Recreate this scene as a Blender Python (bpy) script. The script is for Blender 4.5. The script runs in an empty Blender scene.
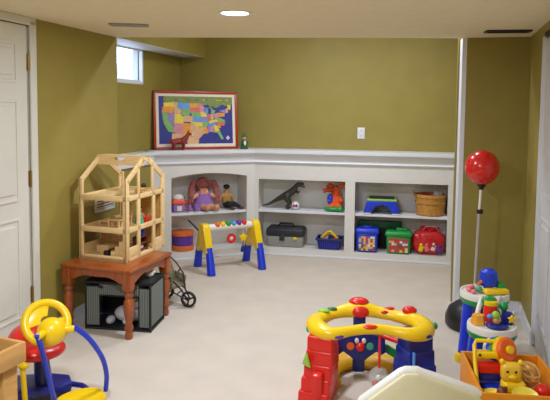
import bpy, bmesh, math, random
from mathutils import Matrix, Vector, Euler
random.seed(7)
PI = math.pi
SC = bpy.context.scene
COL = SC.collection

# ------------------------------------------------------------------ camera
p, r = math.radians(4.0), 0.0107
fw = Vector((0, math.cos(p), -math.sin(p)))
up0 = Vector((0, math.sin(p), math.cos(p)))
rt0 = Vector((1, 0, 0))
rt = math.cos(r) * rt0 + math.sin(r) * up0
up = math.cos(r) * up0 - math.sin(r) * rt0
cd = bpy.data.cameras.new('camera')
cam = bpy.data.objects.new('camera', cd)
COL.objects.link(cam)
M = Matrix((rt, up, -fw)).transposed().to_4x4()
M.translation = (0, 0, 1.52)
cam.matrix_world = M
cd.sensor_width = 36.0
cd.lens = 600 / 550 * 36.0
cd.shift_y = -48.0 / 550
cd.clip_start = 0.05
SC.camera = cam

# ------------------------------------------------------------------ daylight, exposure
w = bpy.data.worlds.new('daylight')
SC.world = w
w.use_nodes = True
bg = w.node_tree.nodes['Background']
bg.inputs[0].default_value = (0.50, 0.68, 1.0, 1)
bg.inputs[1].default_value = 7.0
SC.view_settings.view_transform = 'Standard'
SC.view_settings.look = 'None'
SC.view_settings.exposure = -0.28
SC.view_settings.gamma = 1.0
SC.view_settings.use_curve_mapping = False
WARM = (0.95, 1.04, 1.26)
# recessed ceiling lamps: (x, y, z of the ceiling they sit in, watts); the lamps' builder is below
CANS = [(-0.241, 3.523, 2.08, 26), (0.25, 5.12, 2.5, 22), (1.15, 5.05, 2.5, 11), (-0.55, 1.5, 2.08, 42), (-1.0, -0.5, 2.08, 32)]


# ------------------------------------------------------------------ helpers
def lin(c):
    return tuple(((v / 255) / 12.92 if v / 255 <= 0.04045 else ((v / 255 + 0.055) / 1.055) ** 2.4) for v in c)


MATS = {}


def mat(name, rgb, rough=0.45, noise=0.06, scale=30.0, bump=0.0, bscale=200.0, metal=0.0, stretch=None, trans=0.0, alpha=1.0, coat=0.0):
    if name in MATS:
        return MATS[name]
    m = bpy.data.materials.new(name)
    m.use_nodes = True
    nt = m.node_tree
    b = nt.nodes['Principled BSDF']
    c = lin(rgb)
    tc = nt.nodes.new('ShaderNodeTexCoord')
    mp = nt.nodes.new('ShaderNodeMapping')
    nt.links.new(tc.outputs['Object'], mp.inputs['Vector'])
    if stretch:
        mp.inputs['Scale'].default_value = stretch
    if noise > 0:
        n = nt.nodes.new('ShaderNodeTexNoise')
        n.inputs['Scale'].default_value = scale
        n.inputs['Detail'].default_value = 4
        nt.links.new(mp.outputs[0], n.inputs['Vector'])
        rp = nt.nodes.new('ShaderNodeValToRGB')
        rp.color_ramp.elements[0].position = 0.3
        rp.color_ramp.elements[1].position = 0.7
        rp.color_ramp.elements[0].color = tuple(v * (1 - noise) for v in c) + (1,)
        rp.color_ramp.elements[1].color = tuple(min(1, v * (1 + noise)) for v in c) + (1,)
        nt.links.new(n.outputs['Fac'], rp.inputs[0])
        nt.links.new(rp.outputs[0], b.inputs['Base Color'])
    else:
        b.inputs['Base Color'].default_value = c + (1,)
    b.inputs['Roughness'].default_value = rough
    b.inputs['Metallic'].default_value = metal
    b.inputs['Transmission Weight'].default_value = trans
    b.inputs['Alpha'].default_value = alpha
    b.inputs['Coat Weight'].default_value = coat
    if bump > 0:
        n2 = nt.nodes.new('ShaderNodeTexNoise')
        n2.inputs['Scale'].default_value = bscale
        n2.inputs['Detail'].default_value = 3
        nt.links.new(mp.outputs[0], n2.inputs['Vector'])
        bp = nt.nodes.new('ShaderNodeBump')
        bp.inputs['Strength'].default_value = bump
        bp.inputs['Distance'].default_value = 0.01
        nt.links.new(n2.outputs['Fac'], bp.inputs['Height'])
        nt.links.new(bp.outputs[0], b.inputs['Normal'])
    MATS[name] = m
    return m


def emit(name, rgb, strength):
    m = bpy.data.materials.new(name)
    m.use_nodes = True
    b = m.node_tree.nodes['Principled BSDF']
    b.inputs['Base Color'].default_value = (0.8, 0.8, 0.8, 1)
    b.inputs['Emission Color'].default_value = tuple(rgb) + (1,)
    b.inputs['Emission Strength'].default_value = strength
    return m


def RX(a): return Matrix.Rotation(a, 4, 'X')
def RY(a): return Matrix.Rotation(a, 4, 'Y')
def RZ(a): return Matrix.Rotation(a, 4, 'Z')
def T(x, y, z): return Matrix.Translation((x, y, z))


def smooth(pts, n=5):
    pts = [Vector(q) for q in pts]
    P = [2 * pts[0] - pts[1]] + pts + [2 * pts[-1] - pts[-2]]
    out = []
    for i in range(1, len(P) - 2):
        a, b_, c, d = P[i - 1:i + 3]
        for k in range(n):
            u = k / n
            out.append(.5 * (2 * b_ + (c - a) * u + (2 * a - 5 * b_ + 4 * c - d) * u * u + (3 * b_ - a - 3 * c + d) * u ** 3))
    return out + [pts[-1]]


class MB:
    def __init__(self):
        self.bm = bmesh.new()
        self.mi = 0
        self.X = Matrix()

    def add(self, t, Mx=None):
        bmesh.ops.recalc_face_normals(t, faces=t.faces[:])
        for f in t.faces:
            f.material_index = self.mi
        t.transform(self.X @ (Mx if Mx is not None else Matrix()))
        me = bpy.data.meshes.new('tmp')
        t.to_mesh(me)
        t.free()
        self.bm.from_mesh(me)
        bpy.data.meshes.remove(me)
        return self

    def box(self, c, s, rot=(0, 0, 0), bev=0.0, seg=2, taper=None):
        t = bmesh.new()
        bmesh.ops.create_cube(t, size=1)
        for v in t.verts:
            k = 1.0
            if taper and v.co.z > 0:
                v.co.x *= taper[0]
                v.co.y *= taper[1]
            v.co = Vector((v.co.x * s[0], v.co.y * s[1], v.co.z * s[2]))
        if bev > 0:
            bmesh.ops.bevel(t, geom=t.edges[:], offset=min(bev, min(s) * 0.45), segments=seg, profile=0.5, affect='EDGES')
        return self.add(t, T(*c) @ Euler(rot).to_matrix().to_4x4())

    def cyl(self, p0, p1, r0, r1=None, n=16, bev=0.0):
        p0, p1 = Vector(p0), Vector(p1)
        d = p1 - p0
        t = bmesh.new()
        bmesh.ops.create_cone(t, cap_ends=True, segments=n, radius1=r0, radius2=r0 if r1 is None else r1, depth=d.length)
        if bev > 0:
            e = [e for e in t.edges if abs(e.verts[0].co.z - e.verts[1].co.z) < 1e-6]
            bmesh.ops.bevel(t, geom=e, offset=bev, segments=3, profile=0.5, affect='EDGES')
        q = Vector((0, 0, 1)).rotation_difference(d.normalized()).to_matrix().to_4x4()
        return self.add(t, Matrix.Translation((p0 + p1) / 2) @ q)

    def sph(self, c, rad, n=16, rot=(0, 0, 0)):
        t = bmesh.new()
        bmesh.ops.create_uvsphere(t, u_segments=n, v_segments=max(6, n * 2 // 3), radius=1)
        if not hasattr(rad, '__len__'):
            rad = (rad,) * 3
        return self.add(t, T(*c) @ Euler(rot).to_matrix().to_4x4() @ Matrix.Diagonal((*rad, 1)))

    def tube(self, pts, rad, n=8, closed=False, flat=(1, 1)):
        pts = [Vector(q) for q in pts]
        k = len(pts)
        if not hasattr(rad, '__len__'):
            rad = [rad] * k
        t = bmesh.new()
        rings = []
        prev = None
        for i in range(k):
            a = pts[i - 1] if (i > 0 or closed) else pts[i]
            b = pts[(i + 1) % k] if (i < k - 1 or closed) else pts[i]
            d = (b - a).normalized()
            if prev is None:
                u = d.cross(Vector((0, 0, 1)))
                if u.length < 1e-3:
                    u = d.cross(Vector((0, 1, 0)))
            else:
                u = prev - d * prev.dot(d)
            u.normalize()
            prev = u
            v = d.cross(u)
            rings.append([t.verts.new(pts[i] + rad[i] * (u * math.cos(2 * PI * j / n) * flat[0] + v * math.sin(2 * PI * j / n) * flat[1])) for j in range(n)])
        for i in range(k if closed else k - 1):
            A, B = rings[i], rings[(i + 1) % k]
            for j in range(n):
                t.faces.new((A[j], A[(j + 1) % n], B[(j + 1) % n], B[j]))
        if not closed:
            t.faces.new(rings[0][::-1])
            t.faces.new(rings[-1])
        return self.add(t)

    def lathe(self, prof, Mx=None, n=24):
        t = bmesh.new()
        rings = []
        for (rr, z) in prof:
            if rr < 1e-5:
                rings.append([t.verts.new((0, 0, z))])
            else:
                rings.append([t.verts.new((rr * math.cos(2 * PI * j / n), rr * math.sin(2 * PI * j / n), z)) for j in range(n)])
        for A, B in zip(rings, rings[1:]):
            for j in range(n):
                a0, a1 = A[j % len(A)], A[(j + 1) % len(A)]
                b0, b1 = B[j % len(B)], B[(j + 1) % len(B)]
                vs = []
                for q in (a0, a1, b1, b0):
                    if q not in vs:
                        vs.append(q)
                if len(vs) >= 3:
                    t.faces.new(vs)
        if prof[0] == prof[-1]:
            bmesh.ops.remove_doubles(t, verts=t.verts[:], dist=1e-6)
            return self.add(t, Mx)
        if len(rings[0]) > 1:
            t.faces.new(rings[0][::-1])
        if len(rings[-1]) > 1:
            t.faces.new(rings[-1])
        return self.add(t, Mx)

    def prism(self, poly, h, Mx=None, bev=0.0):
        """polygon in local xy, extruded 0..h along local z"""
        t = bmesh.new()
        vs = [t.verts.new((x, y, 0)) for x, y in poly]
        f = t.faces.new(vs)
        g = bmesh.ops.extrude_face_region(t, geom=[f])
        for v in g['geom']:
            if isinstance(v, bmesh.types.BMVert):
                v.co.z += h
        bmesh.ops.recalc_face_normals(t, faces=t.faces[:])
        if bev > 0:
            bmesh.ops.bevel(t, geom=t.edges[:], offset=bev, segments=2, profile=0.5, affect='EDGES')
        return self.add(t, Mx)

    def quad(self, pts):
        t = bmesh.new()
        t.faces.new([t.verts.new(q) for q in pts])
        return self.add(t)

    def build(self, name, mats, parent=None, loc=(0, 0, 0), rz=0.0, smooth=True):
        me = bpy.data.meshes.new(name)
        self.bm.to_mesh(me)
        self.bm.free()
        if not isinstance(mats, (list, tuple)):
            mats = [mats]
        for m in mats:
            me.materials.append(m)
        if smooth:
            for pl in me.polygons:
                pl.use_smooth = True
            me.set_sharp_from_angle(angle=math.radians(38))
        o = bpy.data.objects.new(name, me)
        COL.objects.link(o)
        o.location = loc
        o.rotation_euler = (0, 0, rz)
        if parent:
            o.parent = parent
        return o


def tag(o, label=None, cat=None, group=None, kind=None):
    if label: o['label'] = label
    if cat: o['category'] = cat
    if group: o['group'] = group
    if kind: o['kind'] = kind
    return o


def thing(name, label, cat, loc=(0, 0, 0), rz=0.0, group=None):
    o = bpy.data.objects.new(name, None)
    COL.objects.link(o)
    o.empty_display_size = 0.05
    o.location = loc
    o.rotation_euler = (0, 0, rz)
    return tag(o, label, cat, group)


def skin(name, pts, edges, radii, mats, parent, sub=2, loc=(0, 0, 0), rz=0.0):
    """one continuous body grown along a skeleton"""
    me = bpy.data.meshes.new('skel')
    bm = bmesh.new()
    ly = bm.verts.layers.skin.verify()
    vs = [bm.verts.new(q) for q in pts]
    for a, b in edges:
        bm.edges.new((vs[a], vs[b]))
    for i, v in enumerate(vs):
        rr = radii[i]
        v[ly].radius = rr if hasattr(rr, '__len__') else (rr, rr)
        v[ly].use_root = (i == 0)
    bm.to_mesh(me)
    bm.free()
    o = bpy.data.objects.new('skel', me)
    COL.objects.link(o)
    o.modifiers.new('s', 'SKIN')
    sd = o.modifiers.new('d', 'SUBSURF')
    sd.levels = sub
    sd.render_levels = sub
    bpy.context.view_layer.update()
    dg = bpy.context.evaluated_depsgraph_get()
    nm = bpy.data.meshes.new_from_object(o.evaluated_get(dg))
    bpy.data.objects.remove(o)
    bpy.data.meshes.remove(me)
    nm.name = name
    nm.materials.clear()
    for m in (mats if isinstance(mats, (list, tuple)) else [mats]):
        nm.materials.append(m)
    for pl in nm.polygons:
        pl.use_smooth = True
    q = bpy.data.objects.new(name, nm)
    COL.objects.link(q)
    q.location = loc
    q.rotation_euler = (0, 0, rz)
    q.parent = parent
    return q


# ------------------------------------------------------------------ materials
M_wall = mat('olive_wall_paint', (150, 134, 60), 0.55, 0.05, 6, 0.06, 350)
M_ceil = mat('ceiling_paint', (240, 226, 190), 0.8, 0.03, 20, 0.15, 180)
M_white = mat('white_trim_paint', (224, 225, 228), 0.4, 0.015, 10)
M_case = mat('bookcase_paint', (224, 221, 213), 0.45, 0.02, 8)
M_closet = mat('closet_shaded_white', (202, 200, 196), 0.45, 0.02, 8)  # trim white greyed, the shading on the closet doors put into the colour
M_door = mat('door_paint', (218, 214, 198), 0.4, 0.02, 8)
M_carpet = mat('cream_carpet', (214, 201, 182), 0.95, 0.045, 5, 0.5, 420)
M_brass = mat('aged_brass', (150, 120, 50), 0.35, 0.1, 60, metal=0.8)
M_wood = mat('honey_pine', (156, 78, 28), 0.35, 0.25, 9, stretch=(6, 1.2, 1.2), coat=0.3)
M_birch = mat('pale_birch', (232, 198, 138), 0.5, 0.08, 12, stretch=(1, 1, 6))
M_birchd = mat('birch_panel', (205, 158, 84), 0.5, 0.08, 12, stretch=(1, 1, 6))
M_oak = mat('tan_wood', (202, 152, 84), 0.5, 0.12, 10, stretch=(1, 1, 7))
M_yel = mat('yellow_plastic', (246, 204, 14), 0.3, 0.02)
M_red = mat('red_plastic', (222, 36, 22), 0.3, 0.02)
M_blue = mat('blue_plastic', (26, 58, 204), 0.3, 0.02)
M_dblue = mat('dark_blue_plastic', (20, 34, 120), 0.32, 0.02)
M_green = mat('green_plastic', (28, 150, 62), 0.3, 0.02)
M_dgreen = mat('dark_green_plastic', (20, 96, 62), 0.4, 0.02)
M_wplas = mat('white_plastic', (232, 228, 214), 0.35, 0.01)
M_cream = mat('cream_plastic', (226, 222, 196), 0.45, 0.02)
M_black = mat('black_plastic', (18, 18, 20), 0.4, 0.02)
M_dgrey = mat('charcoal_plastic', (38, 42, 46), 0.45, 0.03)
M_grey = mat('grey_plastic', (148, 148, 140), 0.45, 0.03)
M_purple = mat('purple_plastic', (96, 52, 150), 0.4, 0.03)
M_orange = mat('orange_plastic', (240, 104, 22), 0.35, 0.02)
M_orangebox = mat('orange_tan_box', (228, 140, 22), 0.45, 0.06, 10)
M_skin = mat('doll_skin', (226, 164, 122), 0.6, 0.03)
M_tan = mat('tan_skin', (196, 138, 86), 0.6, 0.03)
M_steel = mat('pale_steel', (190, 186, 176), 0.35, 0.02, metal=0.4)
M_mesh = mat('grey_mesh_fabric', (92, 96, 90), 0.85, 0.15, 160)
M_plushw = mat('white_plush', (206, 200, 204), 0.95, 0.08, 60, 0.6, 120)
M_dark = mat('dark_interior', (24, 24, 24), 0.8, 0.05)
M_brown = mat('dark_brown_wood', (104, 48, 26), 0.5, 0.1)
M_wicker = mat('basket_splint', (196, 140, 64), 0.6, 0.18, 40)
M_pinkh = mat('pink_hair_yarn', (170, 98, 92), 0.9, 0.15, 120, 0.5, 200)
M_lav = mat('lavender_cloth', (150, 110, 178), 0.85, 0.14, 60)
M_teal = mat('teal_plastic', (70, 170, 130), 0.4, 0.03)
M_pink = mat('pink_plastic', (232, 120, 120), 0.4, 0.03)
M_lblue = mat('light_blue_plastic', (90, 150, 220), 0.4, 0.03)
M_lime = mat('lime_plastic', (150, 200, 60), 0.35, 0.03)

# ------------------------------------------------------------------ plan of the room (metres, x right, y away, z up)
H1, H2 = 2.08, 2.5


def Lx(y): return -1.262 + 0.28 * (y - 4.80)       # near left wall
def Wx(y): return -1.05 + 0.283 * (y - 6.66)       # alcove window wall
def Rx(y): return 1.88 + 0.283 * (y - 4.48)        # right wall


C = Vector((-0.209, 6.257))
aR, aL = math.radians(-11.15), math.atan2(0.39, 0.92)
dR, dL = Vector((math.cos(aR), math.sin(aR))), Vector((math.cos(aL), math.sin(aL)))
nR, nL = Vector((-dR.y, dR.x)), Vector((-dL.y, dL.x))


def onR(s, d, z): q = C + dR * s + nR * d; return (q.x, q.y, z)
def onL(s, d, z): q = C + dL * s + nL * d; return (q.x, q.y, z)


def pris(name, poly, z0, z1, m, kind='structure', parent=None, bev=0):
    b = MB()
    b.prism(poly, z1 - z0, T(0, 0, z0), bev)
    o = b.build(name, m, parent, smooth=False)
    if kind: o['kind'] = kind
    return o


YB = -1.6
ang = math.atan2(0.28, 1.0)
pris('floor', [(-3.6, YB - .2), (2.6, YB - .2), (2.6, 7.0), (-3.6, 7.0)], -0.1, 0, M_carpet)
pris('ceiling', [(Lx(YB) - .1, YB - .1), (Rx(YB) + .1, YB - .1), (Rx(4.48) + .1, 4.50), (1.88, 4.53), (1.39, 4.62), (-1.262, 4.80), (-1.6, 4.82), (Lx(4.3) - .3, 4.3)], H1, H1 + 0.06, M_ceil)
b = MB()
b.prism([(1.9, 4.53), (1.39, 4.62), (-1.262, 4.80), (-1.262, 4.74), (1.39, 4.56), (1.9, 4.47)], H2 - H1 - .06, T(0, 0, H1 + .06))
tag(b.build('trim_1', M_ceil, smooth=False), kind='structure')                     # upstand where the low ceiling ends
pris('ceiling', [(-1.7, 4.7), (2.4, 4.45), (2.4, 7.0), (-1.7, 7.0)], H2, H2 + .06, M_ceil)
# walls
t = 0.1
DJ0, DJ1 = 2.95, 3.787            # door opening along the left wall (y)
b = MB()
b.prism([(Lx(YB), YB), (Lx(DJ0), DJ0), (Lx(DJ0) - t, DJ0), (Lx(YB) - t, YB)], H1)
b.prism([(Lx(DJ1), DJ1), (Lx(4.8), 4.8), (Wx(4.8), 4.8), (Wx(4.8) - .02, 4.7), (Lx(DJ1) - t, DJ1)], H1)
b.prism([(Lx(DJ0), DJ0), (Lx(DJ1), DJ1), (Lx(DJ1) - t, DJ1), (Lx(DJ0) - t, DJ0)], H1 - 2.03, T(0, 0, 2.03))
b.build('wall_left', M_wall, smooth=False)['kind'] = 'structure'
WY0, WY1, WZ0 = 5.08, 5.835, 1.75
b = MB()
b.prism([(Wx(4.8), 4.8), (Wx(WY0), WY0), (Wx(WY0) - t, WY0), (Wx(4.8) - t, 4.8)], H2)
b.prism([(Wx(WY1), WY1), (Wx(6.8), 6.8), (Wx(6.8) - t, 6.8), (Wx(WY1) - t, WY1)], H2)
b.prism([(Wx(WY0), WY0), (Wx(WY1), WY1), (Wx(WY1) - t, WY1), (Wx(WY0) - t, WY0)], WZ0)
b.prism([(Wx(WY0), WY0), (Wx(WY1), WY1), (Wx(WY1) - t, WY1), (Wx(WY0) - t, WY0)], H2 - H1, T(0, 0, H1))
b.build('wall_window', M_wall, smooth=False)['kind'] = 'structure'
q0, q1 = C + dR * -.93 + nR * .22, C + dR * 2.3 + nR * .22
pris('wall_back', [tuple(q0), tuple(q1), tuple(q1 + nR * .1), tuple(q0 + nR * .1)], 1.06, H2, M_wall)
pris('wall_back_base', [tuple(q0 + nR * .11), tuple(q1 + nR * .11), tuple(q1 + nR * .2), tuple(q0 + nR * .2)], 0, 1.06, M_wall)
# low knee wall under the window, capped by the white ledge
pris('wall_knee', [(Wx(4.82) , 4.82), (Wx(4.82) + .12, 4.82), (Wx(5.78) + .12, 5.78), (Wx(5.86), 5.86)], 0, 1.075, M_wall)
pris('trim_6', [(Wx(4.82), 4.82), (Wx(4.82) + .165, 4.82), (Wx(5.74) + .165, 5.74), (Wx(5.86), 5.86)], 1.0755, 1.11, M_white)
pris('trim_7', [(Wx(4.82) + .121, 4.82), (Wx(4.82) + .15, 4.82), (Wx(5.75) + .15, 5.75), (Wx(5.77) + .121, 5.77)], .99, 1.075, M_white, bev=.008)
pris('trim_8', [(Wx(WY1) - .048, WY1 - .001), (Wx(WY1) - t, WY1 - .001), (Wx(WY1) - t, WY1 - .009), (Wx(WY1) - .048, WY1 - .009)], WZ0, H1, M_white)
# window well outside
pris('window_well', [(Wx(4.7) - .75, 4.7), (Wx(8.6) - .75, 8.6), (Wx(8.6) - .82, 8.6), (Wx(4.7) - .82, 4.7)], 1.3, 2.02, mat('painted_well', (226, 230, 236), .6, .04))
# box over the window that hides a duct
b = MB()
b.prism([(-1.262, 4.80), (-1.262 + .275 * 1.80, 6.60), (Wx(6.66) + .03, 6.66), (Wx(4.80) + .0, 4.80)], H2 - H1, T(0, 0, H1))
b.build('trim_2', M_white, smooth=False)['kind'] = 'structure'  # white puts the window light on the underside into the colour
b = MB()
b.prism([(-1.262, 4.802), (-1.262 + .275 * 1.80, 6.602), (-1.262 + .275 * 1.80 + .004, 6.60), (-1.256, 4.80)], H2 - H1 - .003, T(0, 0, H1 + .003))
b.build('wall_bulkhead', M_wall, smooth=False)['kind'] = 'structure'
# wall end beside the bookcases, with its white corner casing
pris('wall_right', [(1.440, 4.594), (1.88, 4.48), (1.96, 4.56), (1.45, 4.70)], 0, H1, M_wall)
pris('trim_3', [(1.416, 4.60), (1.447, 4.591), (1.475, 4.71), (1.434, 4.72)], 0, H1, M_white)
q2 = onR(2.075, -.02, 0)
pris('wall_alcove', [(1.42, 4.72), (1.50, 4.72), (q2[0] + .12, q2[1] + .35), (q2[0] + .03, q2[1] + .35)], 0, H2, M_wall)
CY0, CY1 = 1.9, 3.84             # closet opening along the right wall
b = MB()
b.prism([(Rx(CY1), CY1), (Rx(4.48), 4.48), (Rx(4.48) + t, 4.48), (Rx(CY1) + t, CY1)], H1)
b.prism([(Rx(YB), YB), (Rx(CY0), CY0), (Rx(CY0) + t, CY0), (Rx(YB) + t, YB)], H1)
b.prism([(Rx(CY0), CY0), (Rx(CY1), CY1), (Rx(CY1) + t, CY1), (Rx(CY0) + t, CY0)], H1 - 2.03, T(0, 0, 2.03))
b.build('wall_closet', M_wall, smooth=False)['kind'] = 'structure'
pris('wall_front', [(Lx(YB) - .1, YB), (Rx(YB) + .1, YB), (Rx(YB) + .1, YB - .1), (Lx(YB) - .1, YB - .1)], 0, H1, M_wall)
# closet recess behind the folding doors
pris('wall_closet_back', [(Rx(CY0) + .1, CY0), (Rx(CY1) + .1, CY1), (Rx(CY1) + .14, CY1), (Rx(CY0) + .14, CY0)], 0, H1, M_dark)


# --- door in the left wall: frame along y' of the wall, local x runs along the wall away from the camera
def panel_door(name, L, Ht, thick, rows, cols, m, parent=None, loc=(0, 0, 0), rz=0, stile=.11):
    """raised panel leaf: local x along the leaf, local -y is the room side, z up"""
    b = MB()
    b.box((L / 2, 0, Ht / 2), (L, thick, Ht))
    cw = (L - stile * (cols + 1)) / cols
    for z0, z1 in rows:
        for i in range(cols):
            x0 = stile + i * (cw + stile)
            # sunk groove as a frame of four slim mouldings around a raised field
            cx, cz = x0 + cw / 2, (z0 + z1) / 2
            for (px, pz, sx, sz) in ((cx, z0, cw, .018), (cx, z1, cw, .018), (x0, cz, .018, z1 - z0), (x0 + cw, cz, .018, z1 - z0)):
                b.box((px, -thick / 2 - .002, pz), (sx, .012, sz), bev=.004)
            b.box((cx, -thick / 2 - .001, cz), (cw - .07, .016, z1 - z0 - .07), bev=.007)
    return b.build(name, m, parent, loc, rz, smooth=False)


dd = Vector((0.28, 1.0)).normalized()
dn = Vector((dd.y, -dd.x))       # into the room from the left wall
aw = math.atan2(dd.y, dd.x)      # local x -> away from camera along the wall
d1 = thing('door_1', 'white panelled door at the left edge, hung on three brass hinges', 'door', (Lx(DJ0), DJ0, 0), aw)
d1['kind'] = 'structure'
Ld = (DJ1 - DJ0) / dd.y
panel_door('door_leaf', Ld - .03, 2.015, .04, [(.2, .82), (.94, 1.55), (1.67, 1.90)], 2, M_door, d1, (.01, .024, .008), stile=.10)
for z in (.325, 1.07, 1.80):
    b = MB()
    b.box((Ld - .012, .006, z), (.022, .012, .10), bev=.003)
    b.cyl((Ld - .012, -.004, z - .052), (Ld - .012, -.004, z + .052), .007, n=10)
    b.build('hinge', M_brass, d1)
b = MB()
b.box((Ld + .025, -.008, 1.03), (.06, .016, 2.06), bev=.005)
b.box((-.03, -.008, 1.03), (.06, .016, 2.06), bev=.005)
b.box((Ld / 2, -.008, 2.055), (Ld + .10, .016, .05), bev=.005)
b.box((Ld / 2, .06, 2.022), (Ld, .09, .012))
b.box((Ld - .003, .05, 1.01), (.006, .09, 2.02))
b.build('door_casing', M_door, d1, smooth=False)

# --- folding closet doors in the right wall
rd = Vector((0.283, 1.0)).normalized()
ar = math.atan2(rd.y, rd.x)
d2 = thing('door_2', 'white panelled folding closet doors at the right edge under a black track', 'door', (Rx(CY1), CY1, 0), ar + PI)
d2['kind'] = 'structure'
Lc = (CY1 - CY0) / rd.y
for k in range(4):
    wv = Lc / 4
    lf = panel_door('door_leaf', wv - .006, 1.975, .035, [(.2, .85), (1.0, 1.85)], 1, M_closet, d2, (k * wv + .003, .03, .012), stile=.09)
b = MB()
b.box((Lc / 2, .03, 2.008), (Lc, .04, .04))
b.build('door_track', M_black, d2)
b = MB()
b.box((.006, .03, 1.0), (.012, .08, 2.0))
b.build('door_jamb', M_white, d2, smooth=False)

# --- window
wd = Vector((0.283, 1.0)).normalized()
wa = math.atan2(wd.y, wd.x)
w1 = thing('window_1', 'small bright basement window high on the alcove wall', 'window', (Wx(WY0), WY0, WZ0), wa)
w1['kind'] = 'structure'
Lw, Hw = (WY1 - WY0) / wd.y, H1 - WZ0
b = MB()
for (cx, cz, sx, sz) in ((Lw / 2, .010, Lw, .020), (Lw / 2, Hw - .006, Lw, .012), (.012, Hw / 2, .024, Hw), (Lw - .012, Hw / 2, .024, Hw)):
    b.box((cx, .012, cz), (sx, .035, sz), bev=.003)
b.build('window_frame', M_white, w1, smooth=False)
b = MB()
for (cx, cz, sx, sz) in ((Lw / 2, .03, Lw - .05, .022), (.035, Hw / 2, .025, Hw - .03)):
    b.box((cx, .03, cz), (sx, .02, sz), bev=.003)
b.build('window_sash', M_white, w1, smooth=False)
b = MB()
b.box((Lw * .40, .012, .085), (.02, .02, .05), bev=.004)
b.build('window_latch', M_white, w1)
b = MB()
b.box((Lw - .006, .072, Hw / 2), (.010, .055, Hw - .01))
b.box((Lw / 2, .072, .006), (Lw, .055, .010))
b.build('window_jamb', M_white, w1, smooth=False)
gm = bpy.data.materials.new('window_glass')
gm.use_nodes = True
nt = gm.node_tree
nt.nodes.clear()
o_ = nt.nodes.new('ShaderNodeOutputMaterial'); mx = nt.nodes.new('ShaderNodeMixShader'); tr = nt.nodes.new('ShaderNodeBsdfTransparent'); gl = nt.nodes.new('ShaderNodeBsdfGlossy')
mx.inputs[0].default_value = .06
gl.inputs['Roughness'].default_value = .05
nt.links.new(tr.outputs[0], mx.inputs[1]); nt.links.new(gl.outputs[0], mx.inputs[2]); nt.links.new(mx.outputs[0], o_.inputs[0])
b = MB()
b.box((Lw / 2, .042, Hw / 2), (Lw - .03, .005, Hw - .03))
b.build('window_pane', gm, w1, smooth=False)

# --- baseboards
def strip(name, p0, p1, nrm, h, m):
    p0, p1, nrm = Vector(p0), Vector(p1), Vector(nrm)
    q = nrm * .014
    pris(name, [tuple(p0), tuple(p1), tuple(p1 + q), tuple(p0 + q)], 0, h, m)


strip('baseboard_left', (Lx(DJ1 + .07), DJ1 + .07), (Lx(4.8), 4.8), dn, .085, M_white)
strip('baseboard_right', (1.44, 4.592), (1.88, 4.48), Vector((-.117, -.455)).normalized(), .085, M_white)
strip('baseboard_closet', (Rx(4.47), 4.47), (Rx(CY1 + .02), CY1 + .02), Vector((-rd.y, rd.x)), .085, M_white)

# ------------------------------------------------------------------ ledge and its crown moulding
qe = onR(2.07, 0, 0)
Lend = -1.19
le = onL(Lend, 0, 0)
cb = C + dR * 2.07 + nR * .22


def mitre(off):
    """the polyline left end - inner corner - right end, moved into the room by off"""
    a = onL(Lend - off * .3, -off, 0)
    e = onR(2.07, -off, 0)
    n1, n2 = -nL, -nR
    bis = (n1 + n2).normalized()
    k = C + bis * (off / bis.dot(n1))
    return [Vector((a[0], a[1])), Vector((k.x, k.y)), Vector((e[0], e[1]))]


lp = mitre(.062)
corner = (Wx(6.62) + .02, 6.62)
b = MB()
poly = [tuple(lp[0]), tuple(lp[1]), tuple(lp[2]), (cb.x, cb.y)]
cbk = C + dR * -.85 + nR * .215
poly += [(cbk.x, cbk.y), (Wx(le[1] + .05) + .012, le[1] + .05)]
b.prism(poly, .035, T(0, 0, 1.075))
b.build('trim_4', M_white, smooth=False)['kind'] = 'structure'


def sweep(prof):
    """profile points (offset into room, z), swept along the mitred front line"""
    b = bmesh.new()
    rows = []
    for (o, z) in prof:
        rows.append([b.verts.new((q.x, q.y, z)) for q in mitre(o)])
    n = len(rows)
    for i in range(n):
        A, B = rows[i], rows[(i + 1) % n]
        for j in range(2):
            b.faces.new((A[j], A[j + 1], B[j + 1], B[j]))
    b.faces.new([r_[0] for r_ in rows])
    b.faces.new([r_[2] for r_ in rows][::-1])
    return b


b = MB()
prof = [(.0, 1.075), (.052, 1.075), (.052, 1.062)] + [(.048 - .034 * math.sin(k / 6 * PI / 2), 1.062 - .068 * (1 - math.cos(k / 6 * PI / 2)) ** .8) for k in range(1, 7)] + \
       [(.02, .988), (.022, .980), (.016, .970), (.008, .962), (.0, .958)]
b.add(sweep(prof))
b.build('trim_5', M_white)['kind'] = 'structure'


# ------------------------------------------------------------------ built-in bookcases
def rect_frame(b, x0, x1, z0, z1, openings, y0, y1):
    """face frame with rectangular openings laid side by side"""
    zo0, zo1 = openings[0][2], openings[0][3]
    b.box(((x0 + x1) / 2, (y0 + y1) / 2, (z0 + zo0) / 2), (x1 - x0, y1 - y0, zo0 - z0))
    b.box(((x0 + x1) / 2, (y0 + y1) / 2, (z1 + zo1) / 2), (x1 - x0, y1 - y0, z1 - zo1))
    xs = [x0] + [v for o in openings for v in (o[0], o[1])] + [x1]
    for i in range(0, len(xs), 2):
        b.box(((xs[i] + xs[i + 1]) / 2, (y0 + y1) / 2, (zo0 + zo1) / 2), (xs[i + 1] - xs[i], y1 - y0, zo1 - zo0))


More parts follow.
